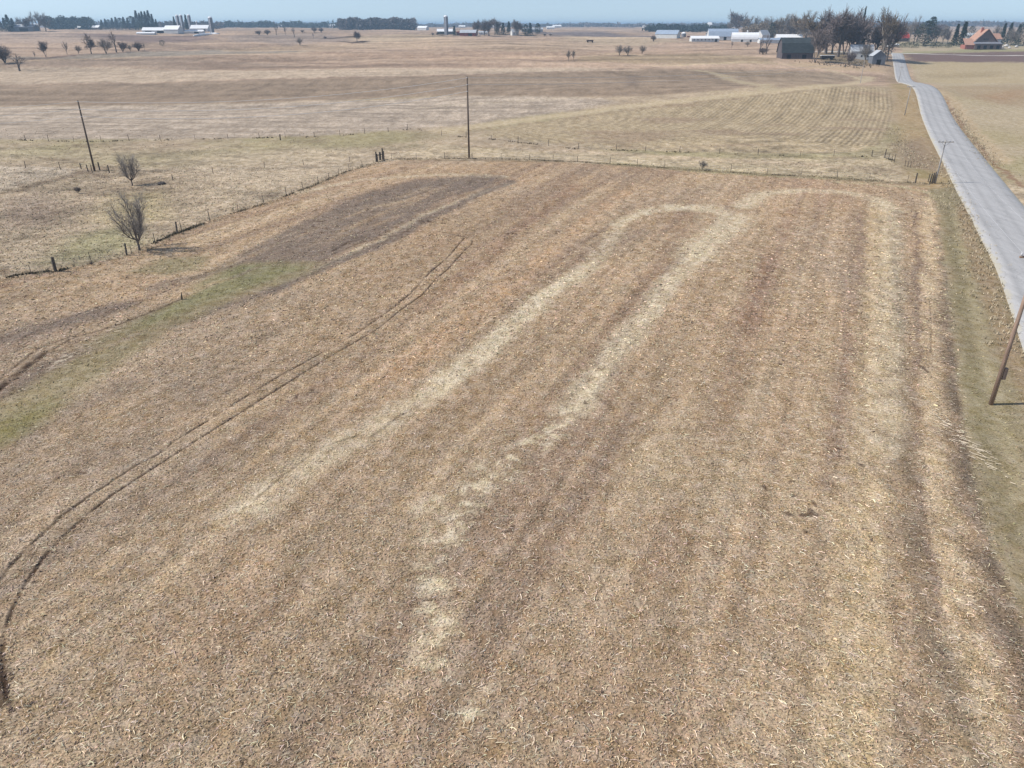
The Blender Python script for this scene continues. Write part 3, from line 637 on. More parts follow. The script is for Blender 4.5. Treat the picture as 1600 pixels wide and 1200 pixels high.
# two field trees by the pasture fence, grown individually
def fan_tree(px, py, hpx, label, rz, seed, limbs, wd, tw, ntw, tl):
    P = at(px, py); e = empty('bare_tree', tuple(P), label, 'tree', None, rz); h = vh(P, hpx); e.scale = (h, h, h)
    rs = random.Random(seed); T = MB(); TW = []
    T.tube([(0, 0, -.02), (.004, 0, .08), (-.004, .004, .17)], [.026, .020, .018], 8, cap=False)
    def twigs(p, d, n, L):
        for _ in range(n):
            q = (d+Vector((rs.gauss(0, .55), rs.gauss(0, .55), rs.gauss(0, .35)+.15))).normalized(); m_ = p+q*L*rs.uniform(.3, .6); k = (q+Vector((rs.gauss(0, .3), rs.gauss(0, .3), .25))).normalized()
            TW.append((p, m_, tw)); TW.append((m_, m_+k*L*rs.uniform(.3, .6), tw*.8))
    for i in range(limbs):
        a = 2*math.pi*i/limbs+rs.uniform(-.3, .3); Rr = wd*rs.uniform(.45, 1.0)*(.4 if i % 3 == 0 else 1); top = rs.uniform(.86, .93)-.34*(Rr/wd)**2; z0 = rs.uniform(.12, .2); pts = []
        for k in range(8):
            t = k/7; pts.append(Vector((math.cos(a+.25*math.sin(4*t+i))*Rr*t**.62+rs.gauss(0, .006)*k/3, math.sin(a+.25*math.sin(4*t+i))*Rr*t**.62, z0+(top-z0)*t**(1.0 if i % 3 == 0 else 1.12))))
        T.tube(pts, [.0125*(1-.85*k/7) for k in range(8)], 5, cap=False)
        for k in range(1, 8):
            d = (pts[k]-pts[k-1]).normalized()
            for _ in range(3 if k < 7 else 2):
                nd = (d+Vector((rs.gauss(0, .5), rs.gauss(0, .5), rs.uniform(0, .35)))).normalized(); L = rs.uniform(.10, .24)*(1.1-.45*k/7); q = [pts[k]]
                for m_ in range(3): nd = (nd+Vector((rs.gauss(0, .15), rs.gauss(0, .15), .12))).normalized(); q.append(q[-1]+nd*L/3); twigs(q[-1], nd, ntw, tl)
                T.tube(q, [.0045, .0035, .0025, .0015], 3, cap=False)
    ob('trunk', mesh_from('trunk', T.V, T.F, M['bark'], smooth_=True), e); V = []; tone = []
    for a, b, w_ in TW:
        d = b-a; s_ = d.cross(Vector((rs.gauss(0, 1), rs.gauss(0, 1), rs.gauss(0, 1)))).normalized()*w_
        V += [tuple(a-s_), tuple(a+s_), tuple(b+s_*.5), tuple(b-s_*.5)]; tone.append(rs.uniform(1.0, 1.7))
    ob('crown', quads_mesh('crown', np.array(V), len(tone), M['twig_grey'], 4, tone), e)
fan_tree(218, 391, 76, 'larger bare young tree with upswept forking branches growing right at the pasture fence line', .4, 12, 9, .46, .0012, 6, .15)
fan_tree(207, 290, 42, 'smaller grey bushy bare tree alone in the pasture beside the leaning utility pole', 1.2, 8, 9, .48, .0016, 5, .16)
plant('shrub', 122, 302, 10, 'small dark bare shrub on the pasture knoll below the leaning pole', wide=1.1)
plant('shrub_grey', 1097, 266, 14, 'small rounded leafless shrub growing in the middle of the back fence line')
plant('shrub', 143, 414, 5, 'low scrubby bush at the foot of the left pasture fence', wide=1.3)

# far left hedgerow trees
for i, (kind, x, y, h, lab, wd) in enumerate([
 ('shrub', 8, 99, 26, 'wide dark thicket of bare brush at the far left edge', 1.15),
 ('sparse', 31, 111, 22, 'spreading low bare tree just in front of the dark thicket at the left edge', 1.5),
 ('thin', 55, 91, 9, 'tiny bare sapling leftmost in the creek hedgerow', 1),
 ('stems', 72, 89, 21, 'twin stemmed bare tree near the left end of the creek hedgerow', .9),
 ('thin', 105, 85, 17, 'slim bare tree between the twin stemmed tree and a small shrub', 1.2),
 ('shrub_grey', 123, 84, 11, 'small grey shrub in the creek hedgerow, left of its tallest tree', 1),
 ('oakB', 143, 84, 27, 'tallest forked bare tree in the left half of the creek hedgerow', .9),
 ('shrub_grey', 166, 84, 20, 'broad twiggy grey bush-like tree in the middle of the creek hedgerow', 1.2),
 ('sparse', 182, 82, 28, 'tall dark leaning bare tree right of the broad grey bush', .8),
 ('shrub', 192, 81, 15, 'dark shrub tucked against the leaning bare tree in the hedgerow', 1.1),
 ('shrub_grey', 204, 80, 8, 'low pale shrub between the dark shrub and the dense round thicket', 1.1),
 ('shrub', 217, 80, 13, 'dense round leafless thicket near the right end of the hedgerow', 1.25),
 ('thin', 226, 79, 10, 'thin sapling at the right end of the creek hedgerow', 1),
 ('bush', 254, 72, 7, 'small lone dark bush on the open slope below the left farm', .8)]):
    plant(kind, x, y, h, lab, 'trees and shrubs along the far creek', wide=wd)
for kind, x, y, h, lab, wd in [
 ('shrub', 405, 55, 7, 'low dark brush at the left end of the mid-field thicket line', 1.6), ('shrub', 418, 55, 8, 'second clump of brush in the mid-field thicket line', 1.4),
 ('sparse', 432, 55, 14, 'tall bare tree standing up out of the mid-field thicket line', .8), ('thin', 446, 55, 12, 'slim bare tree right of the tall one in the thicket line', 1),
 ('sparse', 460, 58, 13, 'bare tree at the right end of the mid-field thicket line', .9), ('shrub', 473, 51, 4, 'small far brush clump right of the thicket line', 1.7),
 ('shrub', 491, 51, 8, 'left half of a pair of dark brush clumps before the dark wood', 1.2), ('shrub', 502, 51, 7, 'right half of a pair of dark brush clumps before the dark wood', 1.2),
 ('sparse', 490, 60, 7, 'small stubby bare tree below the pair of brush clumps', 1), ('shrub', 508, 61, 4, 'tiny shrub at the left end of the dark ditch', 1.3),
 ('shrub_grey', 469, 71, 10, 'fan shaped grey shrub alone in the middle of the far slope', 1.2), ('oakA', 558, 65, 14, 'round headed bare tree beside the dark ditch in the far field', 1.1),
 ('greyA', 888, 96, 15, 'faint slim bare tree, left one of a pair in the open brown field', .8), ('greyA', 896, 94, 13, 'faint slim bare tree, right one of a pair in the open brown field', .8),
 ('shrub_grey', 968, 87, 14, 'left one of three bare bushes in a row on the far field edge', 1), ('shrub_grey', 981, 87, 13, 'middle one of three bare bushes in a row on the far field edge', 1.2),
 ('shrub_grey', 1003, 85, 12, 'right one of three bare bushes in a row, set apart from the others', .9), ('shrub', 1021, 65, 9, 'small leaning bare shrub in front of the white gabled barn', 1),
 ('thin', 1143, 76, 10, 'small bare tree on the slope below the white dairy barns', 1.2), ('shrub_grey', 1168, 73, 7, 'low bare bush on the slope below the round topped white barn', 1.3),
 ('sparse', 1187, 84, 22, 'crooked bare tree rising in front of the white farmhouse', .7), ('sparse', 1197, 84, 24, 'dark leaning bare tree between the farmhouse and the dark barn', .8), ('shrub', 1192, 85, 10, 'brushy undergrowth below the leaning bare tree', 1.6)]:
    plant(kind, x, y, h, lab, None, wide=wd)

# ------------------------------------------------------------------ buildings
def gable(name, label, cat, px, py, w, l, wall, rise, yaw, mw, mr, doors=(), windows=0, group=None, over=.5, Yd=None, gambrel=False, arch=False, cupola=False, extra=None):
    P = at(px, py) if Yd is None else atd(px, Yd)
    e = empty(name, (P[0], P[1], P[2]-.3), label, cat, group, R(yaw))
    hw = w/2; hl = l/2; wall += .3
    if arch: prof = [(-hw, wall)]+[(-hw*math.cos(t), wall+rise*math.sin(t)) for t in np.linspace(.25, math.pi-.25, 9)]+[(hw, wall)]
    elif gambrel: prof = [(-hw, wall), (-hw*.68, wall+rise*.62), (0, wall+rise), (hw*.68, wall+rise*.62), (hw, wall)]
    else: prof = [(-hw, wall), (0, wall+rise), (hw, wall)]
    b = MB(); b.box(-hl, hl, -hw, hw, 0, wall)
    for s in (-1, 1): b.poly([(s*(hl-.003), y, z) for y, z in (prof if s > 0 else prof[::-1])])
    b.build('wall', mw, e)
    r = MB(); 
    for (ya, za), (yb, zb) in zip(prof[:-1], prof[1:]):
        dx, dz = yb-ya, zb-za; L = math.hypot(dx, dz); nx_, nz_ = -dz/L*.14, dx/L*.14
        ea = over*.7 if (ya, za) == prof[0] else 0; eb = over*.7 if (yb, zb) == prof[-1] else 0
        A = (ya-dx/L*ea+nx_, za-dz/L*ea+nz_); B = (yb+dx/L*eb+nx_, zb+dz/L*eb+nz_)
        r.slab([(-hl-over, A[0], A[1]), (hl+over, A[0], A[1]), (hl+over, B[0], B[1]), (-hl-over, B[0], B[1])], .12)
    rf = r.build('roof', mr, e)
    if cupola: MB().box(hl*.1, hl*.1+1.6, -.8, .8, wall+rise-.2, wall+rise+1.3).tube([(hl*.1+.8, 0, wall+rise+1.3), (hl*.1+.8, 0, wall+rise+2.4)], [1.2, .05], 4).build('cupola', M['white_wall'], rf)
    for (side, pos, dw, dh) in doors:
        d = MB()
        if side == 'f': d.box(pos-dw/2, pos+dw/2, -hw-.06, -hw+.05, 0, dh+.3)
        elif side == 'l': d.box(-hl-.06, -hl+.05, pos-dw/2, pos+dw/2, 0, dh+.3)
        elif side == 'r': d.box(hl-.05, hl+.06, pos-dw/2, pos+dw/2, 0, dh+.3)
        d.build('door', M['dark_opening'], e)
    for i in range(windows):
        x = -hl+l*(i+.7)/(windows+.4); MB().box(x-.5, x+.5, -hw-.05, -hw+.05, 1.5, 2.6).build('window', M['glass'], e)
    if extra: extra(e)
    return e
def silo(label, px, py, hpx, wpx, cap='white_metal', body='silo_stave', group=None, Yd=None):
    P = at(px, py) if Yd is None else atd(px, Yd); h = vh(P, hpx); r = wpx*mpp(P)/2
    e = empty('silo', (P[0], P[1], P[2]-.3), label, 'silo', group); b = MB().tube([(0, 0, 0), (0, 0, h-r*.7)], r, 20)
    k = 1.2
    while k < h-r: b.tube([(0, 0, k), (0, 0, k+.12)], r+.05, 20); k += 2.0
    b.build('stave_wall', M[body], e)
    MB().tube([(0, 0, h-r*.7)]+[(0, 0, h-r*.7+r*.7*math.sin(t)) for t in (.3, .7, 1.1, 1.5)], [r*1.03]+[r*math.cos(t) for t in (.3, .7, 1.1, 1.5)], 20).build('dome_cap', M[cap], e, sm=True)
    MB().box(-.45, .45, -r-.6, -r+.1, 0, h-r*.8).build('chute', M['white_metal'], e); return e
GW = 'buildings of the far left farm'
# far left farm
gable('cattle_barn', 'long white-roofed barn at the left end of the silo farm', 'barn', 247, 51.5, 12, 36, 3.2, 3.4, 4, M['white_wall'], M['white_metal'], doors=[('f', -10, 8, 2.6), ('f', 6, 10, 2.6)])
gable('hay_barn', 'white barn with pale walls standing just left of the twin silos', 'barn', 272, 52, 14, 20, 4.6, 4.6, -8, M['white_wall'], M['white_metal'], doors=[('l', 0, 4, 4)])
gable('low_shed', 'very low white roofed shed in front of the long barn at the left farm', 'shed', 229, 54, 8, 22, 1.6, 1.3, 5, M['white_wall'], M['white_metal'])
gable('machine_shed', 'white-roofed barn between the slim capped silo and the rightmost silo', 'barn', 314, 49, 16, 27, 4.2, 4.8, 2, M['white_wall'], M['white_metal'], doors=[('f', 8, 4, 3.4)])
gable('low_shed', 'long low white shed right of the twin silos', 'shed', 304, 52, 8, 26, 2.4, 1.8, 2, M['white_wall'], M['white_metal'], doors=[('f', 4, 6, 2)])
for x, y, h, w_, lab in [(281, 51, 23, 5, 'left one of two touching dark stave silos with pale caps'), (287, 51.5, 23.5, 4.5, 'right one of two touching dark stave silos with pale caps'), (298.5, 47, 20, 5, 'slim silo with white chute behind the low shed'), (332, 52.5, 22, 6.5, 'thickest silo, standing alone at the right end of the left farm')]:
    silo(lab, x, y, h, w_, group='silos of the left farm')
silo('distant short dark silo right of the machine shed roof', 309, 46, 11, 3.0)
plant('spruceB', 274.5, 47, 16, 'dark evergreen behind the left farm barn roof', wide=.8); plant('column', 293, 47, 18, 'narrow dark evergreen between the twin silos and the slim silo')
def bag(label, pts):
    L = line(pts, 6); m = MB(); m.tube([(p[0], p[1], p[2]+.7) for p in L], [.6]+[1.3]*(len(L)-2)+[.6], 10); o = m.build('silage_bag', M['white_metal'], None, sm=True)
    o['label'] = label; o['category'] = 'silage bag'
bag('long white silage bag lying on the slope below the left farm', [(303, 57), (316, 55.5), (330, 54), (343, 53.5)])
# farm at far upper left
gable('farm_shed', 'grey walled shed with pale roof among bare trees at the far upper left', 'shed', 38, 49, 16, 36, 6, 3.0, 3, M['grey_board'], M['grey_metal'], doors=[('f', 4, 12, 4)])
gable('farmhouse', 'small distant white-roofed house before the blue treeline at upper left', 'house', 132, 46, 9, 20, 3, 3, 10, M['brown_siding'], M['white_metal'])
gable('farmhouse', 'pale roofed distant house beside the left end of the evergreen windbreak', 'house', 152, 46, 9, 16, 3.4, 3.5, -20, M['brown_siding'], M['white_metal'])
for k, (x, y, h, kd) in enumerate([(3, 49, 14, 'spruce'), (10, 49, 16, 'spruceB'), (16, 49.5, 20, 'spruce'), (23, 49.5, 16, 'spruce')]):
    plant(kd, x, y, h, ['evergreen cut by the left edge of the picture', 'second evergreen from the left edge', 'tallest of the four evergreens at the left edge', 'evergreen nearest the grey shed at the far left'][k], 'evergreens at the far left farm', wide=1.2)
for k, (x, h) in enumerate([(30, 18), (45, 20), (54, 25), (63, 25), (72, 24)]):
    plant(['greyA', 'oakA', 'thin', 'greyA', 'oakB'][k], x, 49, h, ['hazy bare tree left of the grey shed', 'hazy bare tree rising behind the grey shed', 'slim bare tree at the right end of the grey shed', 'tall grey bare tree right of the grey shed', 'dark bare tree at the right of the grey shed group'][k], 'bare trees around the grey shed')
ordn = ['leftmost', 'second from left', 'third from left', 'fourth from left', 'fifth from left', 'sixth from left', 'seventh from left', 'eighth from left', 'ninth from left', 'tenth from left']
for k, (x, h) in enumerate([(161, 12), (167, 13), (172, 12), (178, 14), (184, 15), (190, 14), (196, 15), (202, 14), (208, 16), (212, 15)]):
    plant(['spruce', 'spruceB', 'pine'][k % 3], x, 46.5, h, 'shorter dark evergreen of the far windbreak, '+ordn[k]+' in its lower part', 'lower evergreens of the far windbreak', wide=1.15)
for k, (x, h) in enumerate([(217, 23), (222, 20), (226, 22), (231, 22), (236, 23), (241, 19), (246, 13)]):
    plant(['spruce', 'spruceB'][k % 2], x, 47, h, 'tall spire evergreen left of the silo farm, '+ordn[k]+' in the tall clump', 'tall evergreens of the far windbreak', wide=.85)
# centre farm
silo('tall single silo with white edge at the middle farm', 697.5, 54.5, 25, 6.5)
gable('machine_shed', 'low white-roofed shed behind the single silo of the middle farm', 'shed', 697, 53, 12, 24, 3.2, 3.0, 3, M['grey_board'], M['white_metal'])
gable('red_barn', 'red barn with pale metal roof at the middle farm', 'barn', 732, 56, 11, 20, 3.6, 3.2, -6, M['barn_red'], M['grey_metal'], doors=[('f', 3, 5, 2.8), ('l', 0, 4, 2.8)])
gable('red_shed', 'tiny red shed between the small spruce and the red barn', 'shed', 717, 54.5, 4, 5, 2.4, 1.6, 0, M['barn_red'], M['barn_red'])
gable('farmhouse', 'small white house among the trees of the middle farm', 'house', 804, 55, 7, 9, 4, 3, 20, M['white_wall'], M['grey_metal'], windows=2)
gable('garage', 'white garage behind the bare trees beside the red barn', 'garage', 755, 54, 6, 12, 2.6, 1.6, 0, M['white_wall'], M['grey_metal'], windows=2)
gable('long_shed', 'distant long pale building behind the three round evergreens', 'shed', 831, 50, 12, 32, 3.6, 2.2, 3, M['concrete'], M['grey_metal'])
for x_, y_, h_, l_ in [(676, 55.5, 4, 'low brush leftmost before the single silo'), (684, 55.5, 4.5, 'low brush just left of the single silo'), (690, 56, 5, 'dark evergreen bush at the foot of the single silo')]: plant('bush' if h_ == 5 else 'shrub', x_, y_, h_, l_, None, wide=1.4)
plant('column', 710, 55, 11, 'small dark spruce between the silo and the red shed', wide=1.6, name='spruce_tree')
for kd, x, y, h, lab, wd in [('oakA', 746, 55, 20, 'bare round tree just right of the red barn', 1), ('oakB', 757, 55.5, 21, 'bare tree second to the right of the red barn', 1), ('oakA', 764, 56, 23, 'largest dark bare tree in the middle farm grove', 1.1), ('stems', 773, 55, 21, 'many stemmed bare tree in the middle farm grove', 1),
   ('spruceB', 777, 54, 15, 'evergreen left of the two dark spruces in the middle farm grove', 1.2), ('spruce', 786, 54, 14, 'dark spruce in the middle of the middle farm grove', 1.2), ('spruceB', 795, 52, 14, 'blue green spruce left of the small white house', 1.2), ('oakA', 809, 56, 21, 'bare tree right of the small white house', 1), ('greyA', 803, 52, 17, 'grey bare tree behind the small white house', 1),
   ('pine', 821, 56, 13.5, 'left one of three rounded evergreens at the right of the middle farm', 1.1), ('spruceB', 828.5, 54.5, 14, 'middle one of three rounded evergreens at the right of the middle farm', 1.3), ('pine', 840, 53, 12.5, 'right one of three rounded evergreens, standing apart in the open', 1.05),
   ('shrub', 851, 56, 3, 'low brush left end of the short hedge right of the middle farm', 2), ('shrub', 860, 56, 3, 'low brush right end of the short hedge right of the middle farm', 2)]:
    plant(kd, x, y, h, lab, None, wide=wd)
gable('barn', 'lone small white barn just right of the dark wood', 'barn', 661, 47, 10, 20, 4, 3, -25, M['white_wall'], M['white_metal'])
gable('barn', 'very small white farm building left of the dark wood', 'barn', 520, 44, 12, 20, 6, 4, 0, M['white_wall'], M['white_metal'], Yd=2300)
# hay wagon in the open field
P = at(922, 66.5); e = empty('hay_wagon', tuple(P), 'dark rusty wagon standing alone in the open brown field', 'wagon', None, .05)
MB().box(-3.4, 3.0, -1.2, 1.2, .9, 2.3).build('bed', M['rust_iron'], e); MB().box(-5.0, -3.4, -.12, .12, .8, .95).build('drawbar', M['rust_iron'], e)
for sx in (-2.2, 2.2):
    for sy in (-1.15, 1.15): MB().tube([(sx, sy-.15, .5), (sx, sy+.15, .5)], .5, 12).build('wheel', M['dark_opening'], e)
# dairy farm, right of centre
gable('long_barn', 'white gabled end with long blue grey roof at the left of the dairy farm', 'barn', 1043, 59.5, 14, 26, 4.2, 4.2, -28, M['white_wall'], M['blue_grey_metal'], doors=[('l', 2, 3, 3)])
P = at(1068, 57.5); e = empty('grain_bin', tuple(P), 'short dark tank with white domed lid left of the dairy barns', 'grain bin')
MB().tube([(0, 0, 0), (0, 0, 3.6)], 2.7, 20).build('tank_wall', M['silo_stave'], e); MB().tube([(0, 0, 3.6), (0, 0, 4.6), (0, 0, 5.3)], [2.9, 1.9, .2], 20).build('lid', M['white_metal'], e)
P = at(1077, 58.5); e = empty('farm_trailer', tuple(P), 'low dark red trailer parked between the tank and the dairy barns', 'trailer')
MB().box(-2.5, 2.5, -1, 1, .6, 1.5).build('bed', M['barn_red'], e)
for sx in (-1.6, 1.6): MB().tube([(sx, -1.1, .4), (sx, 1.1, .4)], .4, 10).build('wheel', M['dark_opening'], e)
gable('milking_parlor', 'long low white dairy building with window openings in front of the grey roofs', 'barn', 1100, 65, 9, 28, 3.0, 2.2, 2, M['white_wall'], M['white_metal'], windows=7, doors=[('f', 11, 2.5, 2.4)])
gable('dairy_barn', 'tall barn with white gable and wide grey blue roof at the dairy farm', 'barn', 1128, 62, 17, 32, 3.6, 7.5, -6, M['white_wall'], M['blue_grey_metal'], gambrel=True, doors=[('f', 2, 3, 3), ('f', 12, 3, 3)])
gable('hoop_barn', 'round topped white barn with arched open end and roof vent', 'barn', 1163, 65, 12, 27, 2.6, 6.2, -12, M['white_wall'], M['white_metal'], arch=True, cupola=True, doors=[('l', 0, 4, 4), ('f', -3, 2, 2), ('f', 6, 2, 2)])
gable('small_barn', 'small white gabled barn behind the low dairy building', 'barn', 1109, 60, 8, 9, 5, 3.4, 60, M['white_wall'], M['white_metal'])
gable('farmhouse', 'white farmhouse behind the leaning bare trees', 'house', 1191, 64, 9, 13, 6, 5, 35, M['white_wall'], M['grey_metal'], windows=4)
gable('long_shed', 'low blue grey shed between the farmhouse and the dark barn', 'shed', 1203, 67, 8, 24, 2.8, 1.8, 2, M['white_wall'], M['blue_grey_metal'])
# homestead at the road
def barn_extra(e): pass
gable('dark_barn', 'large weathered dark roofed gambrel barn beside the bare grove', 'barn', 1241, 91, 12, 18.5, 3.4, 8.0, -3, M['weathered_board'], M['dark_roof'], gambrel=True, doors=[('f', -5, 2.2, 2.2), ('f', 4, 2.4, 2.2)])
gable('machine_shed', 'white metal roof visible just above the dark barn', 'shed', 1231, 66, 10, 26, 4.5, 3, 0, M['white_wall'], M['white_metal'])
gable('tool_shed', 'grey gabled shed at the roadside end of the bare grove', 'shed', 1369, 100, 7.5, 8.0, 4.6, 3.0, 82, M['grey_board'], M['grey_metal'], doors=[('l', 0, 2.4, 2.6)])
gable('farmhouse', 'pale house half hidden behind the big bare trees', 'house', 1343, 92, 8, 13, 4.6, 3.6, -10, M['white_wall'], M['grey_metal'], windows=3)
P = at(1292, 93); e = empty('open_trailer', tuple(P), 'dark trailer with flat white top under the big bare trees', 'trailer')
MB().box(-4, 4, -1.2, 1.2, .6, 2.1).build('body', M['dark_stone'], e); MB().box(-4.2, 4.2, -1.4, 1.4, 2.1, 2.35).build('top', M['white_metal'], e)
for sx in (-2.6, 2.6): MB().tube([(sx, -1.3, .45), (sx, 1.3, .45)], .45, 10).build('wheel', M['dark_opening'], e)
for kd, x, y, h, lab, wd in [
 ('stems', 1273, 98, 44, 'dark trunked bare tree at the front right corner of the dark barn', .9), ('tanA', 1271, 82, 50, 'yellowish bare tree behind the right end of the dark barn', 1.1), ('oakA', 1290, 84, 58, 'tall bare tree leaning over the white topped trailer', 1.0),
 ('oakB', 1300, 84, 48, 'slanting bare tree right of the trailer', .9), ('oakA', 1309, 89, 62, 'largest bare tree with broad purplish crown in the middle of the grove', 1.0), ('stems', 1318, 86, 56, 'many stemmed bare tree right of the largest one in the grove', .8),
 ('oakB', 1327, 86, 60, 'bare tree with tall twiggy crown near the pale house', 1.0), ('oakA', 1334, 90, 56, 'dense bare tree in front of the pale house', .9), ('shrub', 1326, 101, 20, 'dark brush pile at the front edge of the grove', .9),
 ('spruceB', 1344, 92, 24, 'green evergreen in front of the pale house', 1.0), ('shrub_grey', 1352, 94, 22, 'grey bush left of the grey shed', 1), ('spruceB', 1342, 72, 46, 'tall thin evergreen whose top rises over the grove', .3),
 ('oakB', 1366, 92, 62, 'tall bare tree standing behind the grey shed', .75), ('tanA', 1376, 96, 64, 'brownish bare tree right behind the grey shed', .7), ('oakA', 1385, 96, 66, 'rightmost tall bare tree of the grove, leaning over the road', .65), ('cedar', 1381, 92, 34, 'dark cedar among the roadside trunks', .5),
 ('oakA', 1149, 54, 31, 'big round bare tree behind the grey blue dairy roof', 1.15), ('greyA', 1140, 54, 22, 'greyer bare tree at the left of the big round one', 1),
 ('tanA', 1168, 56, 24, 'tan bare tree behind the hoop barn roof, left one', 1.2), ('greyA', 1178, 56, 25, 'grey bare tree behind the hoop barn roof, right one', 1.2), ('cedar', 1204, 64, 22, 'dark evergreen just right of the white farmhouse', .6),
 ('greyA', 1192, 56, 24, 'grey bare tree rising behind the farmhouse', 1.2), ('tanA', 1206, 58, 25, 'tan bare tree behind the low blue grey shed', 1.2), ('tanA', 1220, 64, 32, 'tan bare tree above the left end of the dark barn', 1.1),
 ('greyA', 1233, 64, 34, 'pale grey bare tree above the middle of the dark barn', 1.1), ('tanA', 1246, 66, 38, 'broad tan bare tree above the dark barn ridge', 1.2), ('oakA', 1240, 62, 30, 'dark domed bare tree behind the dark barn ridge', 1.2), ('tanA', 1259, 68, 38, 'yellowish bare tree above the right end of the dark barn', 1.1), ('greyA', 1354, 80, 46, 'pale grey bare tree behind the pale house', .8)]:
    plant(kd, x, y, h, lab, None, wide=wd)
# right-hand houses
gable('house', 'small building with bright red roof beyond the end of the road', 'house', 1408, 64.5, 9, 14, 3.6, 5.5, 8, M['brown_siding'], M['red_roof'], windows=3)
gable('long_shed', 'low white shed at the roadside left of the red roofed building', 'shed', 1394, 73, 4, 10, 1.6, .8, 2, M['white_wall'], M['white_metal'])
def lodge():
    P = at(1537, 76); e = empty('lodge_house', (P[0], P[1], P[2]-.3), 'big house with orange roofs and tall dark gable facing the road', 'house', None, R(-6)); s = mpp(P)
    w1 = 34*s/2; d = 14; ze = 10*s; za = 28*s; m = MB(); m.box(-w1*.9, w1*.9, 0, d, 0, ze); m.poly([(-w1*.95, -.003, ze), (w1*.95, -.003, ze), (0, -.003, za-.3)]); m.build('wall', M['brown_siding'], e)
    r = MB(); r.slab([(-w1*1.12, -.9, ze-.5), (0, -.9, za), (0, d+.5, za), (-w1*1.12, d+.5, ze-.5)][::-1], .25); r.slab([(0, -.9, za), (w1*1.12, -.9, ze-.5), (w1*1.12, d+.5, ze-.5), (0, d+.5, za)][::-1], .25); rf = r.build('roof', M['orange_roof'], e)
    MB().box(-w1*.35, -w1*.15, 5, 6.2, za-4, za+1.4).build('chimney', M['brick_wall'], rf)
    g = MB(); g.box(-w1*1.1, w1*1.25, -6, -.01, 0, 8*s); g.build('garage_wing', M['brown_siding'], e)
    MB().slab([(-w1*1.15, -6.5, 8*s-.3), (w1*1.3, -6.5, 8*s-.3), (w1*1.25, -.02, 10*s), (-w1*1.1, -.02, 10*s)], .2).build('porch_roof', M['silo_stave'], e, label='grey low porch roof along the front')
    for k in range(4): x = -w1*.75+k*w1*.55; MB().box(x-1.3, x+1.3, -6.08, -5.95, .3, 2.9).build('garage_door', M['dark_opening'], e)
    for k in range(3): x = (k-1)*1.5; MB().box(x-.45, x+.45, -.08, .05, 12.5*s, 15*s).build('window', M['glass'], e)
    MB().box(-w1*1.9, -w1*1.12, -5, 4, 0, 6*s).build('brick_wing', M['brick_wall'], e)
    MB().slab([(-w1*1.95, -5.5, 6*s), (-w1*1.12, -5.5, 6*s), (-w1*1.0, 5, 15*s), (-w1*1.8, 5, 15*s)], .2).build('side_roof', M['orange_roof'], e)
    x0 = w1*.75; m = MB(); m.box(x0, x0+7, 3, 12, 0, 14*s); m.build('rear_wing', M['white_wall'], e)
    MB().slab([(x0-1.5, 2.5, 14*s), (x0+7.5, 2.5, 14*s), (x0+6.5, 8, 22*s), (x0-1.5, 8, 22*s)], .2).slab([(x0+7.5, 13, 14*s), (x0-1.5, 13, 14*s), (x0-1.5, 8, 22*s), (x0+6.5, 8, 22*s)], .2).build('rear_roof', M['orange_roof'], e)
lodge()
gable('white_shed', 'pale low roof behind the orange roofed house', 'shed', 1518, 60, 10, 18, 4, 3, 0, M['white_wall'], M['white_metal'])
for kd, x, y, h, lab, wd in [
 ('cedar', 1443, 71.5, 29, 'big dark broad evergreen between the red roof and the orange roofed house', 1.1), ('thin', 1427, 70, 37, 'tall thin bare tree left of the big broad evergreen', .9), ('pine', 1451, 66, 30, 'rounded evergreen behind the big broad one', .7), ('tanA', 1409, 62, 22, 'rusty crowned bare tree behind the bright red roof', 1.1),
 ('tanA', 1432, 66, 24, 'tan bare tree behind the big broad evergreen, left side', 1), ('greyA', 1420, 66, 28, 'grey bare tree right of the bright red roof', .9), ('oakA', 1462, 68, 26, 'dark bare tree right of the big broad evergreen', 1), ('greyA', 1472, 69, 24, 'grey bare tree midway between broad evergreen and narrow evergreens', 1), ('oakB', 1480, 69, 20, 'bare tree just left of the narrow evergreens', .8),
 ('column', 1490, 72, 26, 'left one of two narrow upright evergreens', 1.1), ('column', 1501, 72.5, 29, 'right one of two narrow upright evergreens beside the orange roofed house', 1.3), ('cedar', 1515, 62, 16, 'evergreen peeking left above the orange roof', .8), ('greyA', 1553, 66, 22, 'grey bare tree behind the right side of the orange roofed house', 1),
 ('column', 1563, 71, 26, 'thin evergreen right of the orange roofed house', 1), ('spruceB', 1573, 70, 26, 'pointed evergreen behind the bare bush at the right', .9), ('shrub_grey', 1578, 72, 24, 'large fan shaped bare bush between evergreens at the right', .8), ('spruce', 1586, 71, 25, 'pointed evergreen right of the fan shaped bare bush', .9), ('cedar', 1598, 72, 29, 'wide dark evergreen cut by the right picture edge', .9), ('thin', 1392, 84, 40, 'bare roadside tree at the end of the grove beside the road junction', .7)]:
    plant(kd, x, y, h, lab, None, wide=wd)
bx = [1403, 1410, 1417, 1424, 1432, 1445, 1457, 1463, 1470, 1479, 1484]
for k, x in enumerate(bx): plant('bush', x, 75-(k % 3)*.6, 5+(k % 4)*.7, 'low rounded dark bush in the planted row, '+(ordn+['last on the right'])[k], 'low bushes in the planted row', wide=1.0)
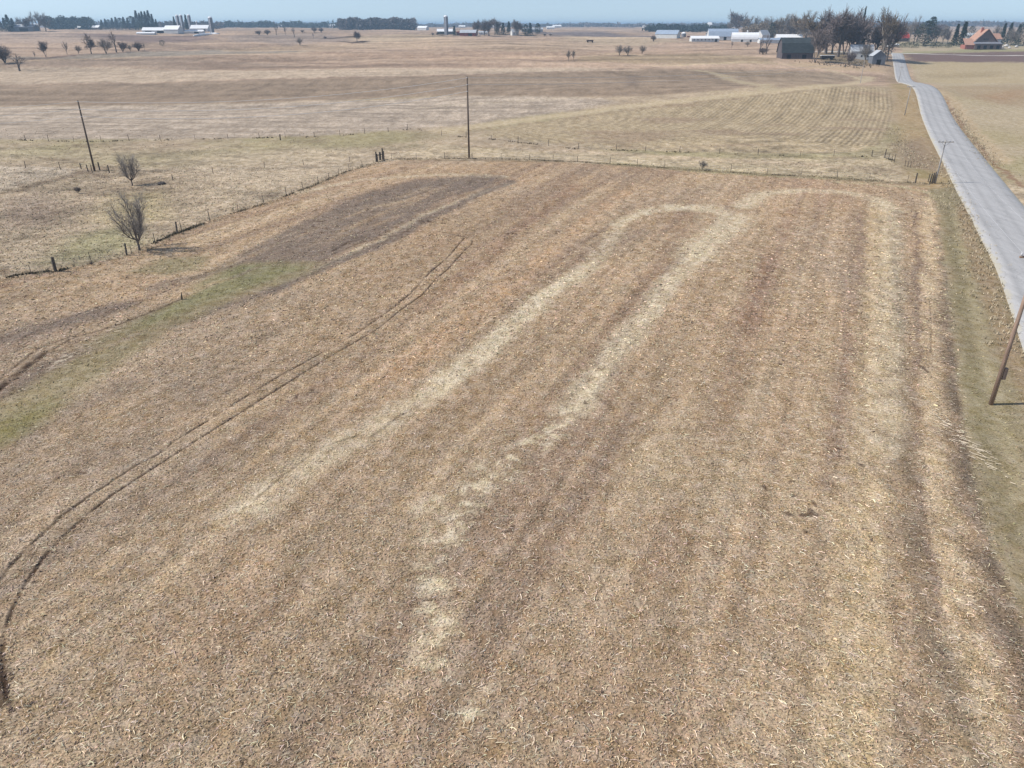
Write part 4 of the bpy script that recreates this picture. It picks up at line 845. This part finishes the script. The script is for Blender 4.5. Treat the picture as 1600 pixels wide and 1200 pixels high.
def rock(label, px, py, r, m, flat=.6, group=None):
    P = at(px, py); V = []; F = []
    rs = random.Random(int(px*10)); b = MB(); n = 8
    prof = [(.0, .75), (.3, 1.0), (.65, .8), (.9, .45), (1.0, .1)]
    for z, q_ in prof:
        for k in range(n): t = 2*math.pi*k/n; j = rs.uniform(.8, 1.15); b.V.append((r*q_*j*math.cos(t), r*q_*j*math.sin(t)*.8, r*flat*z*1.5*rs.uniform(.9, 1.1)-.05))
    for i in range(4):
        for k in range(n): b.F.append((i*n+k, i*n+(k+1) % n, (i+1)*n+(k+1) % n, (i+1)*n+k))
    b.F.append(tuple(4*n+k for k in range(n))); o = b.build('boulder', M[m], None); o.location = P; o['label'] = label; o['category'] = 'boulder'
    if group: o['group'] = group
for k, (x, y, r) in enumerate([(1566, 75, 1.6), (1572, 73, 2.1), (1577, 75.5, 1.5), (1588, 74, 1.7)]):
    rock(['pale boulder nearest the orange roofed house', 'largest pale boulder right of the orange roofed house', 'pale boulder below the fan shaped bare bush', 'pale boulder farthest right before the wide evergreen'][k], x, y, r, 'stone', .7, 'pale boulders beside the house')
rock('dark boulder lying in the pasture right of the small grey tree', 253, 288, .75, 'dark_stone', .45)

# ------------------------------------------------------------------ far woods and treelines (uncountable)
def wood(name, label, pts, mt, dens=1.0, frag=26, cs=1.0, kind='stuff'):
    """pts: list of (x, y, height, crown width) ground trees"""
    rs = np.random.default_rng(len(pts)); V = []; tone = []
    for x, y, h, cw in pts:
        z = gz(x, y); tn = rs.uniform(.7, 1.3); k = frag
        u = rs.random((k, 3)); a = u[:, 0]*6.283; t = .12+.88*u[:, 1]; rr_ = cw*.5*np.sqrt(np.clip(1-((t-.55)/.55)**2, 0, 1))*np.sqrt(u[:, 2])
        cxx = np.stack([x+rr_*np.cos(a), y+rr_*np.sin(a), z+t*h], 1)
        for c in cxx:
            s = cw*.17*cs; e1 = rs.normal(size=3)*s; e2 = rs.normal(size=3)*s; e1[2] = e1[2]*.8
            V += [c-e2*.6, c+e1, c+e2*.6]; tone.append(tn*rs.uniform(.75, 1.25))
    return ob(name, quads_mesh(name, np.array(V), len(tone), mt, 3, tone), label=label, category='woodland', kind=kind)
def row_pts(px0, px1, Y0, Y1, n, h0, h1, cw=11, vary=.35):
    out = []; rs = random.Random(int(px0*7+Y0))
    for i in range(n):
        f = rs.random(); Yd = Y0+(Y1-Y0)*rs.random(); P = atd(px0+(px1-px0)*f, Yd); k = .5+.5*math.sin(f*23+px0)*.6+rs.uniform(-vary, vary)
        out.append((P[0], P[1], h0+(h1-h0)*max(0, min(1, k)), cw*rs.uniform(.7, 1.3)))
    return out
mk('far_twig', (.125, .105, .10), var=.3, scale=.1, attr='tone'); mk('far_green', (.032, .045, .036), var=.3, scale=.1, attr='tone')
P0 = at(590, 50)
wood('dark_wood', 'dark leafless block of woodland right of centre-left on the far plain', row_pts(531, 648, 1640, 1800, 520, 17, 23, 12, .3), M['far_twig'], frag=40)
wood('treeline', 'hazy treeline running along the horizon on the left', row_pts(-300, 540, 2500, 4200, 1500, 8, 16, 22), M['far_twig'], frag=20)
wood('treeline', 'hazy treeline along the horizon behind the middle farm', row_pts(540, 1160, 3000, 4600, 1200, 6, 13, 26), M['far_twig'], frag=20)
wood('treeline', 'hazy wooded ridge along the horizon on the right', row_pts(1160, 1950, 2700, 3600, 1300, 9, 16, 24), M['far_twig'], frag=20)
wood('treeline', 'nearer dark treeline left of the evergreen windbreak', row_pts(76, 148, 1500, 1640, 130, 15, 22, 12), M['far_green'], frag=40)
wood('treeline', 'thin blue treeline behind the silo farm', row_pts(248, 345, 1800, 2100, 150, 9, 15, 14), M['far_twig'], frag=30)
wood('treeline', 'scattered far trees between the left farm and the dark wood', row_pts(345, 530, 2000, 2500, 170, 9, 17, 15), M['far_green'], frag=30)
wood('treeline', 'low blue tree belt behind the dairy farm', row_pts(1010, 1140, 1500, 1700, 130, 8, 12, 14), M['far_green'], frag=30)
wood('treeline', 'bare tan woodland behind the dark barn and dairy farm', row_pts(1160, 1300, 1020, 1150, 190, 11, 17, 8), M['twig_tan'], frag=70, cs=.7)
wood('treeline', 'bare trees behind the bright red roof and the broad evergreen', row_pts(1395, 1480, 1350, 1500, 120, 8, 14, 10), M['far_twig'], frag=40)
for k, (x, Yd, w_, l_, h_) in enumerate([(722, 2300, 14, 18, 4), (773, 2600, 16, 60, 5), (870, 2700, 18, 28, 5), (1009, 2500, 16, 18, 5), (1108, 2300, 12, 10, 9), (62, 2500, 20, 40, 6), (443, 2400, 18, 30, 5), (1405, 2300, 16, 30, 5), (860, 1900, 10, 18, 3)]):
    gable('distant_barn', ['tiny white barn on the horizon above the red barn', 'long pale building on the horizon above the grove of the middle farm', 'pale barn on the horizon right of the middle farm', 'tiny white barn on the horizon left of the white gabled barn', 'upright white building on the horizon left of the big round tree', 'pale barn on the horizon at the far upper left', 'pale barn in the blue treeline left of the dark wood', 'long pale roof on the horizon above the red roof', 'low pale shed right of the three round evergreens'][k], 'barn', x, 45, w_, l_, h_, h_*.7, 3, M['white_wall'], M['white_metal'], Yd=Yd)

# ------------------------------------------------------------------ utility poles and wires
def pole(label, base, top, m, r=.16, arm=None, box=False, hm=None, bands=True):
    P = at(*base); h = hm or vh(P, 1)
    # height from the photo: intersect the vertical above P with the sight line of the top point
    if hm is None:
        s = (600-top[1])/FPX; h = (H-P[2])+P[1]*(s*cp-sp)/(cp+s*sp)
    e = empty('utility_pole', tuple(P), label, 'utility pole')
    MB().tube([(0, 0, -.3), (0, 0, h*.5), (0, 0, h)], [r, r*.85, r*.68], 12).build('shaft', M[m], e, sm=True)
    tips = []
    if arm:
        a = arm[1]; dx, dy = math.cos(a)*arm[0]/2, math.sin(a)*arm[0]/2; z = h-.25
        c = MB(); c.tube([(-dx, -dy-.16, z), (dx, dy-.16, z)], .075, 4); c.tube([(-dx*.55, -dy*.55-.16, z), (0, -.1, z-.7)], .025, 4); c.tube([(dx*.55, dy*.55-.16, z), (0, -.1, z-.7)], .025, 4); ca = c.build('crossarm', M[m], e)
        for f in (-.93, -.45, .45, .93):
            MB().tube([(dx*f, dy*f-.16, z+.05), (dx*f, dy*f-.16, z+.12), (dx*f, dy*f-.16, z+.2), (dx*f, dy*f-.16, z+.28)], [.03, .07, .07, .03], 8).build('insulator', M['insulator'], ca); tips.append((P[0]+dx*f, P[1]+dy*f-.16, P[2]+z+.27))
    else:
        for k, zz in enumerate((h-.15, h-1.35, h-2.5)):
            MB().tube([(-.1, -.12, zz), (.02, -.3, zz), (.02, -.42, zz)], [.05, .06, .03], 8).build('insulator', M['insulator'], e); tips.append((P[0], P[1]-.4, P[2]+zz))
    if box: MB().box(.12, .36, -.12, .12, 1.9, 2.7).build('cable_box', M['pole_rust'], e)
    return P, h, tips
pL = pole('tall slim utility pole standing in the left pasture beside the small grey tree', (148, 267), (122, 157), 'wood_pole', .17)
pC = pole('tallest dark utility pole, standing on the back fence near the picture centre', (733, 247), (729, 120), 'wood_pole', .19)
pR = pole('pale utility pole with a single crossarm at the fence corner beside the road', (1461, 287), (1476, 219), 'pole_pale', .13, arm=(2.5, .0))
p2 = pole('distant slim pole beside the road, behind the crossarm pole', (1413.5, 180), (1424, 134), 'pole_pale', .12, arm=(2.4, .2))
p3 = pole('farthest slim pole rising beside the far stretch of road', (1404, 128), (1412, 104), 'pole_pale', .12, arm=(2.4, .2))
pN = pole('nearest leaning-looking reddish pole cut by the right picture edge', (1548, 632), (1590, 470), 'pole_rust', .15, arm=(2.5, 0), box=True, hm=10.5)
def wire(label, a, b, sag, r=.012, group=None, mt='wire_metal'):
    pts = [(a[0]+(b[0]-a[0])*t, a[1]+(b[1]-a[1])*t, a[2]+(b[2]-a[2])*t-4*sag*t*(1-t)) for t in np.linspace(0, 1, 25)]
    o = MB().tube(pts, r, 4).build('power_line', M[mt], None); o['label'] = label; o['category'] = 'power line'
    if group: o['group'] = group
for k in range(3): wire(['top', 'middle', 'lowest'][k]+' power line strung from the left pole to the centre pole', pL[2][k], pC[2][k], 1.6+.2*k, .03, 'lines between the left and centre poles')
farR = atd(1352, 330)
for k in range(2): wire(['upper', 'lower'][k]+' power line running from the centre pole towards the road farm', pC[2][k], (farR[0], farR[1], farR[2]+9-k*1.2), 2.0, .028, 'lines from the centre pole to the farm')
offL = (pL[0][0]*2-pC[0][0], pL[0][1]*2-pC[0][1]); zo = gz(*offL)
for k in range(3): wire(['top', 'middle', 'lowest'][k]+' power line leaving the left pole towards the picture edge', pL[2][k], (offL[0], offL[1], zo+pL[1]-1.2*k), 1.6, .02, 'lines leaving the left pole')
P = farR; e = empty('utility_pole', tuple(P), 'slim dark pole in the stubble at the far end of the centre line', 'utility pole'); MB().tube([(0, 0, -.3), (0, 0, 9.2)], [.14, .1], 8).build('shaft', M['pole_pale'], e)
for i, (A, B) in enumerate(((pN, pR), (pR, p2), (p2, p3))):
    for k in (0, 3): wire(('left' if k == 0 else 'right')+' roadside power line '+['from the near reddish pole to the crossarm pole', 'from the crossarm pole to the distant slim pole', 'between the two distant slim poles'][i], A[2][k], B[2][k], .7, .006, 'roadside power lines')

# ------------------------------------------------------------------ fences
def fence(label, pts, spacing, hgt=1.15, r=.035, seed=1, thick=(), wires=3, skip=0, mt='post_wood', wire_r=.006):
    L = line(pts, 10)[:, :2]; seg = np.linalg.norm(np.diff(L, axis=0), axis=1); s = np.concatenate([[0], np.cumsum(seg)]); tot = s[-1]; rs = random.Random(seed)
    c = L[len(L)//2]; base = (c[0], c[1], gz(c[0], c[1])); e = empty('fence', base, label, 'fence'); pos = []
    d = 0
    while d < tot: pos.append(d); d += spacing*rs.uniform(.85, 1.15)
    tops = []
    for d in pos:
        x = np.interp(d, s, L[:, 0]); y = np.interp(d, s, L[:, 1]); z = gz(x, y); h = hgt*rs.uniform(.85, 1.15); lx, ly = rs.gauss(0, .05), rs.gauss(0, .05)
        b = (x-base[0], y-base[1], z-base[2]); rr_ = r*rs.uniform(.8, 1.4)
        MB().tube([(b[0], b[1], b[2]-.2), (b[0]+lx, b[1]+ly, b[2]+h)], [rr_, rr_*.9], 6).build('post', M[mt], e); tops.append((x, y, z))
    for px, py, hh, rr_ in thick:
        P = at(px, py); b = (P[0]-base[0], P[1]-base[1], P[2]-base[2]); MB().tube([(b[0], b[1], b[2]-.2), (b[0]+rs.gauss(0, .06), b[1], b[2]+hh)], [rr_, rr_*.85], 8).build('post', M[mt], e, label='thick dark wooden anchor post')
    for k in range(wires):
        zz = .35+.33*k; MB().tube([(t[0]-base[0], t[1]-base[1], t[2]-base[2]+zz) for t in tops], wire_r, 3).build('wire', M['wire_metal'], e)
    return e
F1 = [(-60, 446), (0, 437), (30, 431), (90, 424), (130, 415), (210, 397), (275, 366), (345, 339), (400, 323), (440, 309), (500, 286), (540, 269), (590, 254), (600, 251)]
F2 = [(612, 249), (700, 248), (800, 249), (900, 253), (1000, 259), (1100, 267), (1200, 273), (1300, 278), (1400, 284), (1452, 288)]
F3 = [(0, 218), (120, 222), (300, 218), (500, 214), (600, 207), (650, 201), (662, 204)]
F4 = [(690, 212), (760, 217), (900, 233), (1000, 236), (1150, 241), (1250, 244), (1380, 245), (1392, 250), (1428, 262)]
fence('wire fence with thin posts climbing along the left edge of the brown field', F1, 5.2, thick=[(87, 424, 1.5, .17), (198, 399, 1.35, .11), (277, 365, 1.45, .12), (600, 252, 1.9, .14)], seed=2)
fence('wire fence along the back edge of the brown field, from corner posts to the road', F2, 5.5, thick=[(590, 253, 1.5, .12), (1430, 286, 1.6, .12), (1452, 287, 1.5, .12)], seed=3)
fence('far fence line bordering the striped stubble on the left', F3, 6.5, 1.2, .05, seed=4, thick=[(438, 219, 1.3, .15)], wires=2)
fence('fence below the stubble hill with heavier posts near the road', F4, 7, 1.2, .05, seed=5, thick=[(1362, 245, 1.3, .08), (1382, 246, 1.5, .1), (1388, 250, 1.2, .06), (1393, 253, 1.1, .05), (1397, 254, 1.1, .05), (1414, 260, 1.1, .05), (1418, 261, 1.1, .05), (1422, 262, 1.1, .05)], wires=2)
fence('sparse broken fence posts crossing the pasture toward the left pole', [(40, 262), (90, 265), (130, 268), (155, 270), (172, 270)], 6, 1.2, .06, seed=6, thick=[(156, 266, 1.4, .13), (171, 270, 1.3, .11), (138, 268, 1.2, .1), (127, 264, 1.0, .1)], wires=1)
fence('fence branching across the pasture from the post cluster at the field corner', [(270, 282), (330, 272), (430, 262), (520, 254), (588, 251)], 8.5, 1.1, .05, seed=8, wires=1)
# gate posts cluster at the field corner
def post_cluster(label, items, name='gate_posts'):
    P = at(items[0][0], items[0][1]); e = empty(name, tuple(P), label, 'fence post')
    for px, py, h, r in items: Q = at(px, py); MB().tube([(Q[0]-P[0], Q[1]-P[1], Q[2]-P[2]-.2), (Q[0]-P[0]+.03, Q[1]-P[1], Q[2]-P[2]+h)], [r, r*.9], 8).build('post', M['post_wood'], e)
    return e, P
e, P = post_cluster('dark braced corner posts where the left and back fences meet', [(588, 253, 1.9, .15), (594, 250, 1.5, .22), (598, 249, 2.1, .15)])
a = at(588, 253); b = at(598, 249); MB().tube([(a[0]-P[0], a[1]-P[1], a[2]-P[2]+1.2), (b[0]-P[0], b[1]-P[1], b[2]-P[2]+1.0)], .09, 6).build('brace', M['post_wood'], e)
post_cluster('cluster of dark posts at the foot of the crossarm pole', [(1453, 286, 1.5, .1), (1456, 287, 1.7, .13), (1459, 286, 1.8, .12), (1450, 284, 1.3, .08)])
# old stump-like post in the waterway
P = at(284, 468); o = MB().tube([(0, 0, -.1), (.05, 0, .35), (.1, 0, .7)], [.09, .07, .03], 7).build('dead_stump', M['post_wood'], None); o.location = P; o['label'] = 'short dark snag standing at the edge of the green waterway'; o['category'] = 'stump'

# weeds under the fences, grass tufts, residue -- uncountable
def tufts(name, label, paths, per_m, h, w_, mt, spread=.3, blades=5, seed=0, patch=None):
    rs = np.random.default_rng(seed); V = []; tone = []
    for pts in paths:
        L = line(pts, 10)[:, :2]; seg = np.linalg.norm(np.diff(L, axis=0), axis=1); s = np.concatenate([[0], np.cumsum(seg)])
        k = int(s[-1]*per_m); d = rs.random(k)*s[-1]
        if patch: g = vn(d/patch, d*0+seed, seed+3); d = d[g > .5]
        x = np.interp(d, s, L[:, 0])+rs.normal(0, spread, len(d)); y = np.interp(d, s, L[:, 1])+rs.normal(0, spread, len(d)); z = ground(x, y)
        for i in range(len(d)):
            hh = h*rs.uniform(.4, 1.3)
            for b in range(blades):
                a = rs.random()*6.28; dx, dy = math.cos(a), math.sin(a); lean = rs.uniform(.1, .8)*hh; ww = w_*rs.uniform(.6, 1.4); c = np.array([x[i]+rs.normal(0, .06), y[i]+rs.normal(0, .06), z[i]-.03])
                V += [c+[dy*ww, -dx*ww, 0], c-[dy*ww, -dx*ww, 0], c+[dx*lean, dy*lean, hh]]; tone.append(rs.uniform(.6, 1.4))
    return ob(name, quads_mesh(name, np.array(V), len(tone), M[mt], 3, tone), label=label, category='weeds', kind='stuff')
tufts('fence_weeds', 'dark ragged weeds growing along the foot of the field fences', [F1[6:], F2], 14, .20, .035, 'dark_weeds', .14, 5, 1, 1.6)
tufts('fence_weeds', 'thick dark weed line at the left end of the pasture fence', [[(12, 433), (30, 430), (60, 426), (84, 424)], [(92, 423), (108, 420)], [(240, 380), (275, 365), (318, 350)]], 24, .22, .05, 'dark_weeds', .14, 6, 2)
tufts('fence_weeds', 'brown weeds along the far fence lines', [F3, F4], 5, .3, .05, 'dark_weeds', .3, 5, 3, 3)
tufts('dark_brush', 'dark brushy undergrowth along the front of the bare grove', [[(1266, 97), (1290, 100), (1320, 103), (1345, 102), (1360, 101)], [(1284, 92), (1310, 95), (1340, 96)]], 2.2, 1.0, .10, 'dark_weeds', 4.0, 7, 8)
tufts('dry_grass', 'pale dry grass standing along both fences', [F1, F2, [(1455, 300), (1480, 330)]], 10, .3, .03, 'dry_grass', .7, 4, 4)
tufts('dry_grass', 'tan dead grass along the roadside ditch', [[(1575, 545), (1538, 425), (1512, 345), (1485, 290), (1458, 245)], [(1556, 262), (1512, 205), (1492, 170)], [(1440, 262), (1410, 230), (1395, 200)]], 9, .3, .05, 'dry_grass', 1.0, 4, 5)
# scattered pasture tussocks
rs = np.random.default_rng(77); V = []; tone = []
for i in range(9000):
    Yd = rs.uniform(62, 190); x = rs.uniform(-1.0, .95)*Yd*.75
    V.append((x, Yd))
V = np.array(V); infield = inside(V[:, 0], V[:, 1], P_field); rd = np.abs(V[:, 0]-ROADX(V[:, 1])) < 5.5
V = V[~infield & ~rd]; g = vn(V[:, 0]/7, V[:, 1]/7, 301); V = V[g > .35]; z = ground(V[:, 0], V[:, 1]); T_ = []; tone = []
for (x, y), zz in zip(V, z):
    for b in range(4):
        a = rs.random()*6.28; hh = rs.uniform(.05, .16); T_ += [(x+math.sin(a)*.09, y-math.cos(a)*.09, zz-.02), (x-math.sin(a)*.09, y+math.cos(a)*.09, zz-.02), (x+math.cos(a)*hh*.8, y+math.sin(a)*hh*.8, zz+hh)]; tone.append(rs.uniform(.8, 1.5))
ob('dry_grass', quads_mesh('dry_grass', np.array(T_), len(tone), M['dry_grass'], 3, tone), label='scattered tussocks of dead grass over the pasture', category='grass', kind='stuff')

# ---- corn stalk residue on the field
def cover_at(x, y):
    """chaff / soil / grass cover read back from the surveyed maps (nearest grid vertex)"""
    ri = np.clip(np.searchsorted(Yr, y), 0, nr-1); c = x/(cp*Yr[ri]+sp*H)*FPX+800; ci = np.clip(np.searchsorted(cx, c), 0, nc-1); return ri*nc+ci
lum = COL.mean(1); avg = float(lum[mf > .9].mean())
def residue(name, label, n_, Ya, Yb, Lr, Wr, mt, lift, seed, pw=1.0, tone_r=(.6, 1.35), own=.5, own_c=(.62, .52, .38), fade=(.2, 18), msk=None, rise=.0):
    rs = np.random.default_rng(seed); u = rs.random(n_); y = (Ya**(2-pw)+(Yb**(2-pw)-Ya**(2-pw))*u)**(1/(2-pw)); x = rs.uniform(-.86, .90, n_)*(y*.86+12)
    k = cover_at(x, y); w_ = (mf[k]*(1-np.clip(gmask[k]*1.1, 0, .95))*(1-.9*RUT[k])*np.clip(.35+.65*lum[k]/avg, .2, 1.6)) if msk is None else msk[k]*(.3+1.5*(vn(x/.7, y/.7, seed+5)*.5+vn(x/2.3, y/2.3, seed+6)*.5)**1.5); w_ = w_*smooth(Ya-.1, Ya+fade[0], y)*(1-smooth(Yb-fade[1], Yb, y)); keep = rs.random(n_) < w_; x = x[keep]; y = y[keep]; k = k[keep]; m = len(x)
    z = Zd[k]*1.0
    L = rs.uniform(*Lr, m)*rs.uniform(.6, 1.2, m); W = rs.uniform(*Wr, m); a = rs.random(m)*math.pi
    rt = (x-.25*y > 2) & (rs.random(m) < .6); a = np.where(rt, -R(38)+rs.normal(0, .45, m), a); lf = (x < 2) & (rs.random(m) < .35); a = np.where(lf, R(45)+rs.normal(0, .5, m), a)
    dx, dy = np.cos(a), np.sin(a); tz = rs.normal(0, .12, m)+rise*rs.random(m); px_, py_ = -dy, dx; bend = rs.normal(0, .12, m)*L; zc = z+lift*rs.random(m)+.012
    roll = rs.normal(0, .5, m)
    def pt(s, o): return np.stack([x+dx*L*s+px_*(W*o+bend*(1-4*s*s)), y+dy*L*s+py_*(W*o+bend*(1-4*s*s)), zc+tz*L*s+roll*W*o+(1-4*s*s)*.02], 1)
    A = [pt(-.5, -.5), pt(-.5, .5), pt(0, .5), pt(0, -.5)]; B = [pt(0, -.5), pt(0, .5), pt(.5, .5), pt(.5, -.5)]
    V = np.stack(A+B, 1).reshape(-1, 3); cl = COL[k]*(1-own)+np.array(own_c)*own; cl = np.concatenate([cl*rs.uniform(.9, 1.1, (m, 3)), np.ones((m, 1))], 1); tn = np.repeat(rs.uniform(*tone_r, m)**1.3*1.0, 2)
    me_ = quads_mesh(name, V, 2*m, M['litter'], 4, tn); a_ = me_.attributes.new('tint', 'FLOAT_COLOR', 'FACE'); a_.data.foreach_set('color', np.repeat(cl, 2, 0).astype(np.float32).ravel())
    return ob(name, me_, label=label, category='crop residue', kind='stuff')
lm = mat('litter', (1, 1, 1), rough=.85, var=.1, scale=2, spec=.1, attr='tone'); M['litter'] = lm
_n = lm.node_tree.nodes; _l = lm.node_tree.links; _a = _n.new('ShaderNodeAttribute'); _a.attribute_name = 'tint'
_v = _n.new('ShaderNodeVectorMath'); _v.operation = 'MULTIPLY'; _src = _n['Principled BSDF'].inputs['Base Color'].links[0].from_socket
_l.new(_src, _v.inputs[0]); _l.new(_a.outputs['Color'], _v.inputs[1]); _l.new(_v.outputs[0], _n['Principled BSDF'].inputs['Base Color'])
residue('corn_stalks', 'pale broken corn stalks strewn over the near field', 80000, 14, 68, (.08, .30), (.010, .022), 'straw', .05, 1, .9, (.65, 1.5), .6, (.74, .64, .49))
residue('corn_stalks', 'pale broken corn stalks strewn over the far half of the field', 190000, 42, 150, (.10, .28), (.035, .07), 'straw', .04, 2, .9, (.5, 1.65), .3, (.60, .48, .34), (22, 20))
residue('corn_husks', 'reddish tan husk and leaf litter covering the near field', 330000, 14, 68, (.03, .12), (.012, .034), 'husk', .03, 3, .9, (.5, 1.7), .12, (.45, .32, .19))
lum_g = np.ones(N)
residue('short_grass', 'short tan and olive grass blades on the roadside verge', 110000, 16, 110, (.05, .16), (.015, .04), 'husk', .02, 5, .9, (.45, 1.6), .12, (.45, .38, .22), (.2, 20), msk=verge*(rr < -4.2), rise=.9)
residue('short_grass', 'short grass blades growing in the green waterway', 200000, 30, 110, (.05, .18), (.02, .05), 'husk', .02, 6, .9, (.45, 1.6), .12, (.45, .38, .22), (.2, 20), msk=gmask*.9, rise=.9)
residue('short_grass', 'short matted dead grass of the near pasture', 260000, 50, 150, (.08, .25), (.04, .09), 'husk', .02, 7, .9, (.55, 1.5), .15, (.50, .43, .30), (8, 30), msk=(1-mf)*(rr < -14)*(1-verge), rise=.7)
# clods of dark soil
def clods(name, label, spots, m='soil_clod', seed=3):
    rs = np.random.default_rng(seed); V = []; F = []
    for x, y, r in spots:
        z = gz(x, y); n0 = len(V)
        P8 = [(-1, -1, -.4), (1, -1, -.4), (1, 1, -.4), (-1, 1, -.4), (-.7, -.6, .7), (.6, -.7, .6), (.7, .6, .8), (-.6, .7, .6)]
        an = rs.random()*6.28
        for p in P8: q_ = np.array(p)*rs.uniform(.7, 1.25, 3)*r; V.append((x+q_[0]*math.cos(an)-q_[1]*math.sin(an), y+q_[0]*math.sin(an)+q_[1]*math.cos(an), z+q_[2]*.7))
        F += [tuple(n0+i for i in f_) for f_ in ((4, 5, 6, 7), (0, 1, 5, 4), (1, 2, 6, 5), (2, 3, 7, 6), (3, 0, 4, 7))]
    return ob(name, mesh_from(name, V, F, M[m]), label=label, category='soil', kind='stuff')
spots = []
rs = np.random.default_rng(5)
for i in range(1300):
    y = rs.uniform(15, 120)**1.0; x = rs.uniform(-.8, .8)*(y*.9+10); k = cover_at(np.array([x]), np.array([y]))[0]
    if mf[k] > .9 and gmask[k] < .3 and vn(np.array([x/4]), np.array([y/4]), 401)[0] > .45: spots.append((x, y, rs.uniform(.02, .085)**1.15*(1+y/110)))
clods('soil_clods', 'small dark soil clods scattered over the field', spots)
spots = []
for pts, w_, n_ in [([(2, 1010), (14, 1040), (14, 1075), (4, 1095), (-10, 1060), (-10, 1030)], .16, 90), ([(0, 1095), (24, 1112), (36, 1104), (52, 1098)], .08, 26), ([(672, 425), (690, 421)], .3, 26), ([(640, 458), (612, 482)], .15, 30), ([(690, 432), (660, 460)], .15, 30), ([(0, 608), (75, 550)], .25, 60), ([(790, 674), (798, 678)], .25, 20), ([(500, 553), (437, 587), (272, 690), (146, 771), (21, 879)], .12, 120), ([(505, 563), (353, 659), (175, 773), (71, 867), (17, 958)], .12, 120)]:
    L = line(pts, 8)
    for i in range(n_):
        k = rs.integers(0, len(L)-1); t = rs.random(); p = L[k]*(1-t)+L[k+1]*t; spots.append((p[0]+rs.normal(0, w_), p[1]+rs.normal(0, w_), rs.uniform(.02, .06)))
clods('rut_clods', 'dark turned soil clods lying along the wheel ruts', spots, seed=9)
# flattened pale stalk piles at the field edge
V = []; tone = []
for (px, py, n_, L_) in [(1508, 690, 80, .45), (160, 531, 18, .5), (108, 560, 24, .5), (100, 563, 16, .4)]:
    P = at(px, py)
    for i in range(n_):
        x = P[0]+rs.normal(0, .35); y = P[1]+rs.normal(0, 1.9); a = -.9+rs.normal(0, .25) if px > 800 else .7+rs.normal(0, .4); L = L_*rs.uniform(.4, 1.1); c = np.array([x, y, gz(x, y)+.06+rs.random()*.08]); d = np.array([math.cos(a), math.sin(a), rs.normal(0, .06)])*L/2; s = np.array([-math.sin(a), math.cos(a), .2])*.016
        V += [c-d-s, c-d+s, c+d+s, c+d-s]; tone.append(rs.uniform(.7, 1.35))
ob('flattened_stalks', quads_mesh('flattened_stalks', np.array(V), len(tone), M['straw'], 4, tone), label='flattened bundles of bleached stalks at the field edges', category='crop residue', kind='stuff')
# bare weed at the very front
P = at(1045, 1225); e = empty('dead_weed', tuple(P), 'thin leafless weed with grey branches at the bottom edge of the picture', 'weed', None, .3)
rs_ = random.Random(4); m = MB()
for k in range(9):
    a = rs_.random()*6.28; p = Vector((rs_.gauss(0, .15), rs_.gauss(0, .15), 0)); d = Vector((math.cos(a)*.55, math.sin(a)*.55, 1)).normalized(); pts = [p]
    for q_ in range(5): d = (d+Vector((rs_.gauss(0, .2), rs_.gauss(0, .2), 0))).normalized(); p = p+d*.22; pts.append(p.copy())
    m.tube(pts, [.010, .009, .008, .006, .005, .003], 4)
    for q_ in pts[2:]:
        for _ in range(2): o_ = Vector((rs_.gauss(0, .2), rs_.gauss(0, .2), rs_.uniform(.05, .25))); m.tube([q_, q_+o_], [.005, .002], 3)
m.build('branches', M['bark'], e)

# ------------------------------------------------------------------ haze
hz = MB().box(-16000, 16000, -400, 14500, -9, 46).build('haze', None); hz['kind'] = 'stuff'; hz['label'] = 'thin blue haze over the fields'; hz['category'] = 'haze'
hm = bpy.data.materials.new('haze'); hm.use_nodes = True; n = hm.node_tree.nodes; n.clear(); o = n.new('ShaderNodeOutputMaterial'); v = n.new('ShaderNodeVolumePrincipled')
v.inputs['Density'].default_value = .00019; v.inputs['Color'].default_value = (.55, .78, 1.0, 1); v.inputs['Anisotropy'].default_value = .1
hm.node_tree.links.new(v.outputs[0], o.inputs['Volume']); hz.data.materials.clear(); hz.data.materials.append(hm)
